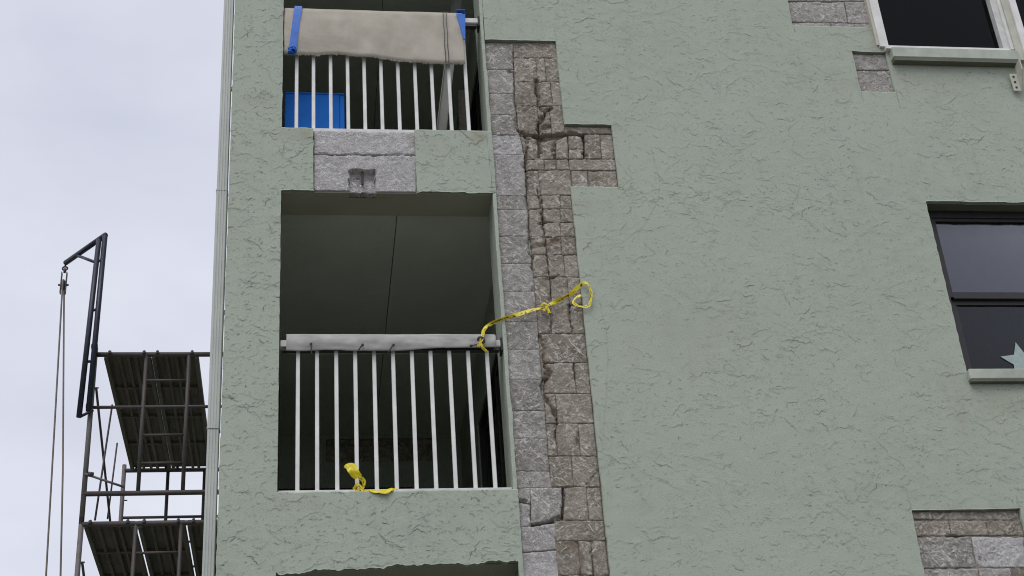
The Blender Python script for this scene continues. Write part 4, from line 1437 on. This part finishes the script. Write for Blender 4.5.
z = zt0
tiers = []
while z > .3:
    tiers.append(z); z -= PIT
for k, z in enumerate(tiers):
    for y in (SY0, SY0 + SLEN):
        frame(y, z, k == len(tiers) - 1)
    for x in (XL + .03, XL + WID - .03):
        hi, lo = z + o2 + .18, z - PIT + .20
        if lo < .05:
            continue
        MB().tube((x, SY0, hi), (x, SY0 + SLEN, lo), .0105, 8).build('cross_brace', 'steel', scaf, True)
        if x > XL + .5:
            MB().tube((x + .022, SY0 + SLEN, hi), (x + .022, SY0, lo), .0105, 8).build('cross_brace', 'steel', scaf, True)
for pa, pb in ((px(95, 520, SY0 + .02), px(112.2, 405, SY0 + .6)), (px(107.5, 519, SY0 + SLEN * .9), px(117.2, 443, SY0 + SLEN * .9))):
    MB().tube(pa, pb, .0085, 8).build('diagonal_brace', 'steel', scaf, True)
a_, b_ = px(89.5, 474, SY0 - .03), px(124, 487, SY0 - .03)
MB().tube((XL, SY0 - .03, a_.z + .002), (b_.x, SY0 - .03, b_.z), .010, 8).build('guard_pin', 'steel_light', scaf, True)
MB().tube((a_.x - .01, SY0 - .03, a_.z), (a_.x + .03, SY0 - .03, a_.z - .008), .022, 8).build('guard_pin', 'steel', scaf, True)


def plank(x0, x1, z):
    """underside-ribbed deck unit hooked over the crossbars"""
    p = empty('plank', ((x0 + x1) / 2, SY0 + SLEN / 2, z)); attach(p, scaf)
    zb_ = z + RT - .032
    ya, yb_ = SY0 + .035, SY0 + SLEN - .035
    MB().box(x0 + .001, x1 - .001, ya, yb_, zb_ + .030, zb_ + .050).build('board', 'plank', p)
    n = 5
    for k in range(n):
        xx = x0 + (x1 - x0) * (k + .5 + .18 * math.sin(k * 2.3 + x0 * 31)) / n
        w = .016 if k in (0, n - 1) else .013
        if k == 0:
            xx = x0 + w
        if k == n - 1:
            xx = x1 - w
        MB().box(xx - w, xx + w, ya + .002, yb_ - .002, zb_ + .008 - .016 * (k in (0, n - 1)) - .008 * ((k * 7 + int(x0 * 97)) % 3 == 0), zb_ + .0295, .003).build('rib', 'plank', p)
    for k in (1, 2, 3):
        yy = ya + (yb_ - ya) * k / 4
        MB().box(x0 + .034, x1 - .034, yy - .014, yy + .014, zb_ + .004, zb_ + .0290).build('cross_rib', 'plank', p)
    for y in (SY0, SY0 + SLEN):
        for xx in (x0 + .05, x1 - .05):
            s_ = 1 if y == SY0 else -1
            MB().path([(xx, y + s_ * .045, z - .004), (xx, y + s_ * .03, z + .022), (xx, y, z + RT + .008), (xx, y - s_ * .026, z + .014), (xx, y - s_ * .030, z - .006)], .013, 6).build('hook', 'steel', p)


ex = lambda x, y: px(x, y, SY0).x
plank(ex(103.5, 357), ex(150, 357), tiers[0])
plank(ex(151.3, 357), ex(198, 357), tiers[0])
plank(ex(83.5, 526), ex(134, 526), tiers[1])
plank(ex(137.5, 526), ex(184.5, 526), tiers[1])
plank(ex(187.0, 526), ex(187.0, 526) + .40, tiers[1])
for k in (2, 3):
    if k < len(tiers):
        for q in range(3):
            plank(XL + .05 + q * .46, XL + .45 + q * .46, tiers[k])

# ---- hoist arm bolted to the scaffold leg
arm = empty('davit_hoist', (px(85, 415, SY0 - .05).x, SY0 - .05, px(85, 415, SY0 - .05).z))
tag(arm, 'dark blue steel hoist arm standing above the scaffold deck', 'hoist')
YA = SY0 - .05
P = lambda x, y: px(x, y, YA)
MB().tube(P(99, 239.5), P(79, 417), .023, 10).build('upright', 'navy', arm, True)
MB().tube(P(105, 236), P(88.5, 411), .023, 10).build('upright', 'navy', arm, True)
top = P(105.8, 234.8)
tip = pxz(65.5, 263, top.z)
MB().tube(top, tip, .024, 10).build('boom', 'navy', arm, True)
bm = top.lerp(tip, .72)
MB().tube(bm, P(96, 262.5), .014, 8).build('strut', 'navy', arm, True)
for (xa, ya, xb, yb_) in ((96.5, 262, 102.8, 259), (92.5, 310.5, 98, 309), (87, 361.7, 93, 361), (79.5, 417, 93.4, 410)):
    MB().tube(P(xa, ya), P(xb, yb_), .013, 8).build('rung', 'navy', arm, True)
for yy in (345, 405):
    q = P(93.5 - (yy - 345) * .09, yy)
    MB().tube((q.x - .02, SY0 - .02, q.z), (q.x + .03, SY0 - .02, q.z), .026, 8).build('clamp', 'steel', arm, True)

# ---- pulley under the boom tip
pul = empty('pulley_block', (tip.x, tip.y, tip.z - .35))
tag(pul, 'grey pulley block hanging from the tip of the hoist arm', 'pulley')
hk = [(tip.x + .022 * math.sin(t), tip.y, tip.z - .030 - .036 * (1 - math.cos(t)) * .5 - .01) for t in np.linspace(0, 2 * math.pi, 14)]
MB().path([(tip.x, tip.y - .03, tip.z), (tip.x, tip.y, tip.z + .028), (tip.x, tip.y + .02, tip.z), (tip.x, tip.y, tip.z - .03)], .008, 6).build('shackle', 'steel', pul, True)
MB().path(hk, .008, 6).build('hook', 'steel', pul, True)
pz = tip.z - .10
for s_ in (-1, 1):
    MB().box(tip.x + s_ * .022 - .004, tip.x + s_ * .022 + .004, tip.y - .022, tip.y + .022, pz - .22, pz, .003).build('cheek', 'steel_light', pul)
MB().tube((tip.x - .016, tip.y, pz - .13), (tip.x + .016, tip.y, pz - .13), .040, 18).build('sheave', 'steel', pul, True)
MB().tube((tip.x - .045, tip.y, pz - .13), (tip.x + .045, tip.y, pz - .13), .010, 8).build('axle', 'steel', pul, True)
MB().tube((tip.x, tip.y, pz - .001), (tip.x, tip.y, tip.z - .06), .012, 8).build('swivel', 'steel', pul, True)

# ---- rope over the sheave: one fall hangs to the ground, the other is pulled towards the scaffold
zr = pz - .13
e1 = px(46, 576, tip.y); e2 = px(59.7, 576, SY0 - .12)
r1 = Vector((tip.x, tip.y - .046, zr)); r2 = Vector((tip.x, tip.y + .046, zr))
f1 = r1 + (e1 - r1) * (zr / (zr - e1.z) * .995)
f2 = r2 + (e2 - r2) * 1.35
loop = [(tip.x, tip.y - .046 * math.cos(t), zr + .046 * math.sin(t)) for t in np.linspace(0, math.pi, 9)]
rp = MB().path([f1, r1.lerp(f1, .5)] + loop + [r2.lerp(f2, .5) + Vector((.012, 0, 0)), f2], .0085, 6)
tag(rp.build('hoist_rope', 'rope', None, True), 'thin grey hoist rope running over the pulley with two hanging falls', 'rope')
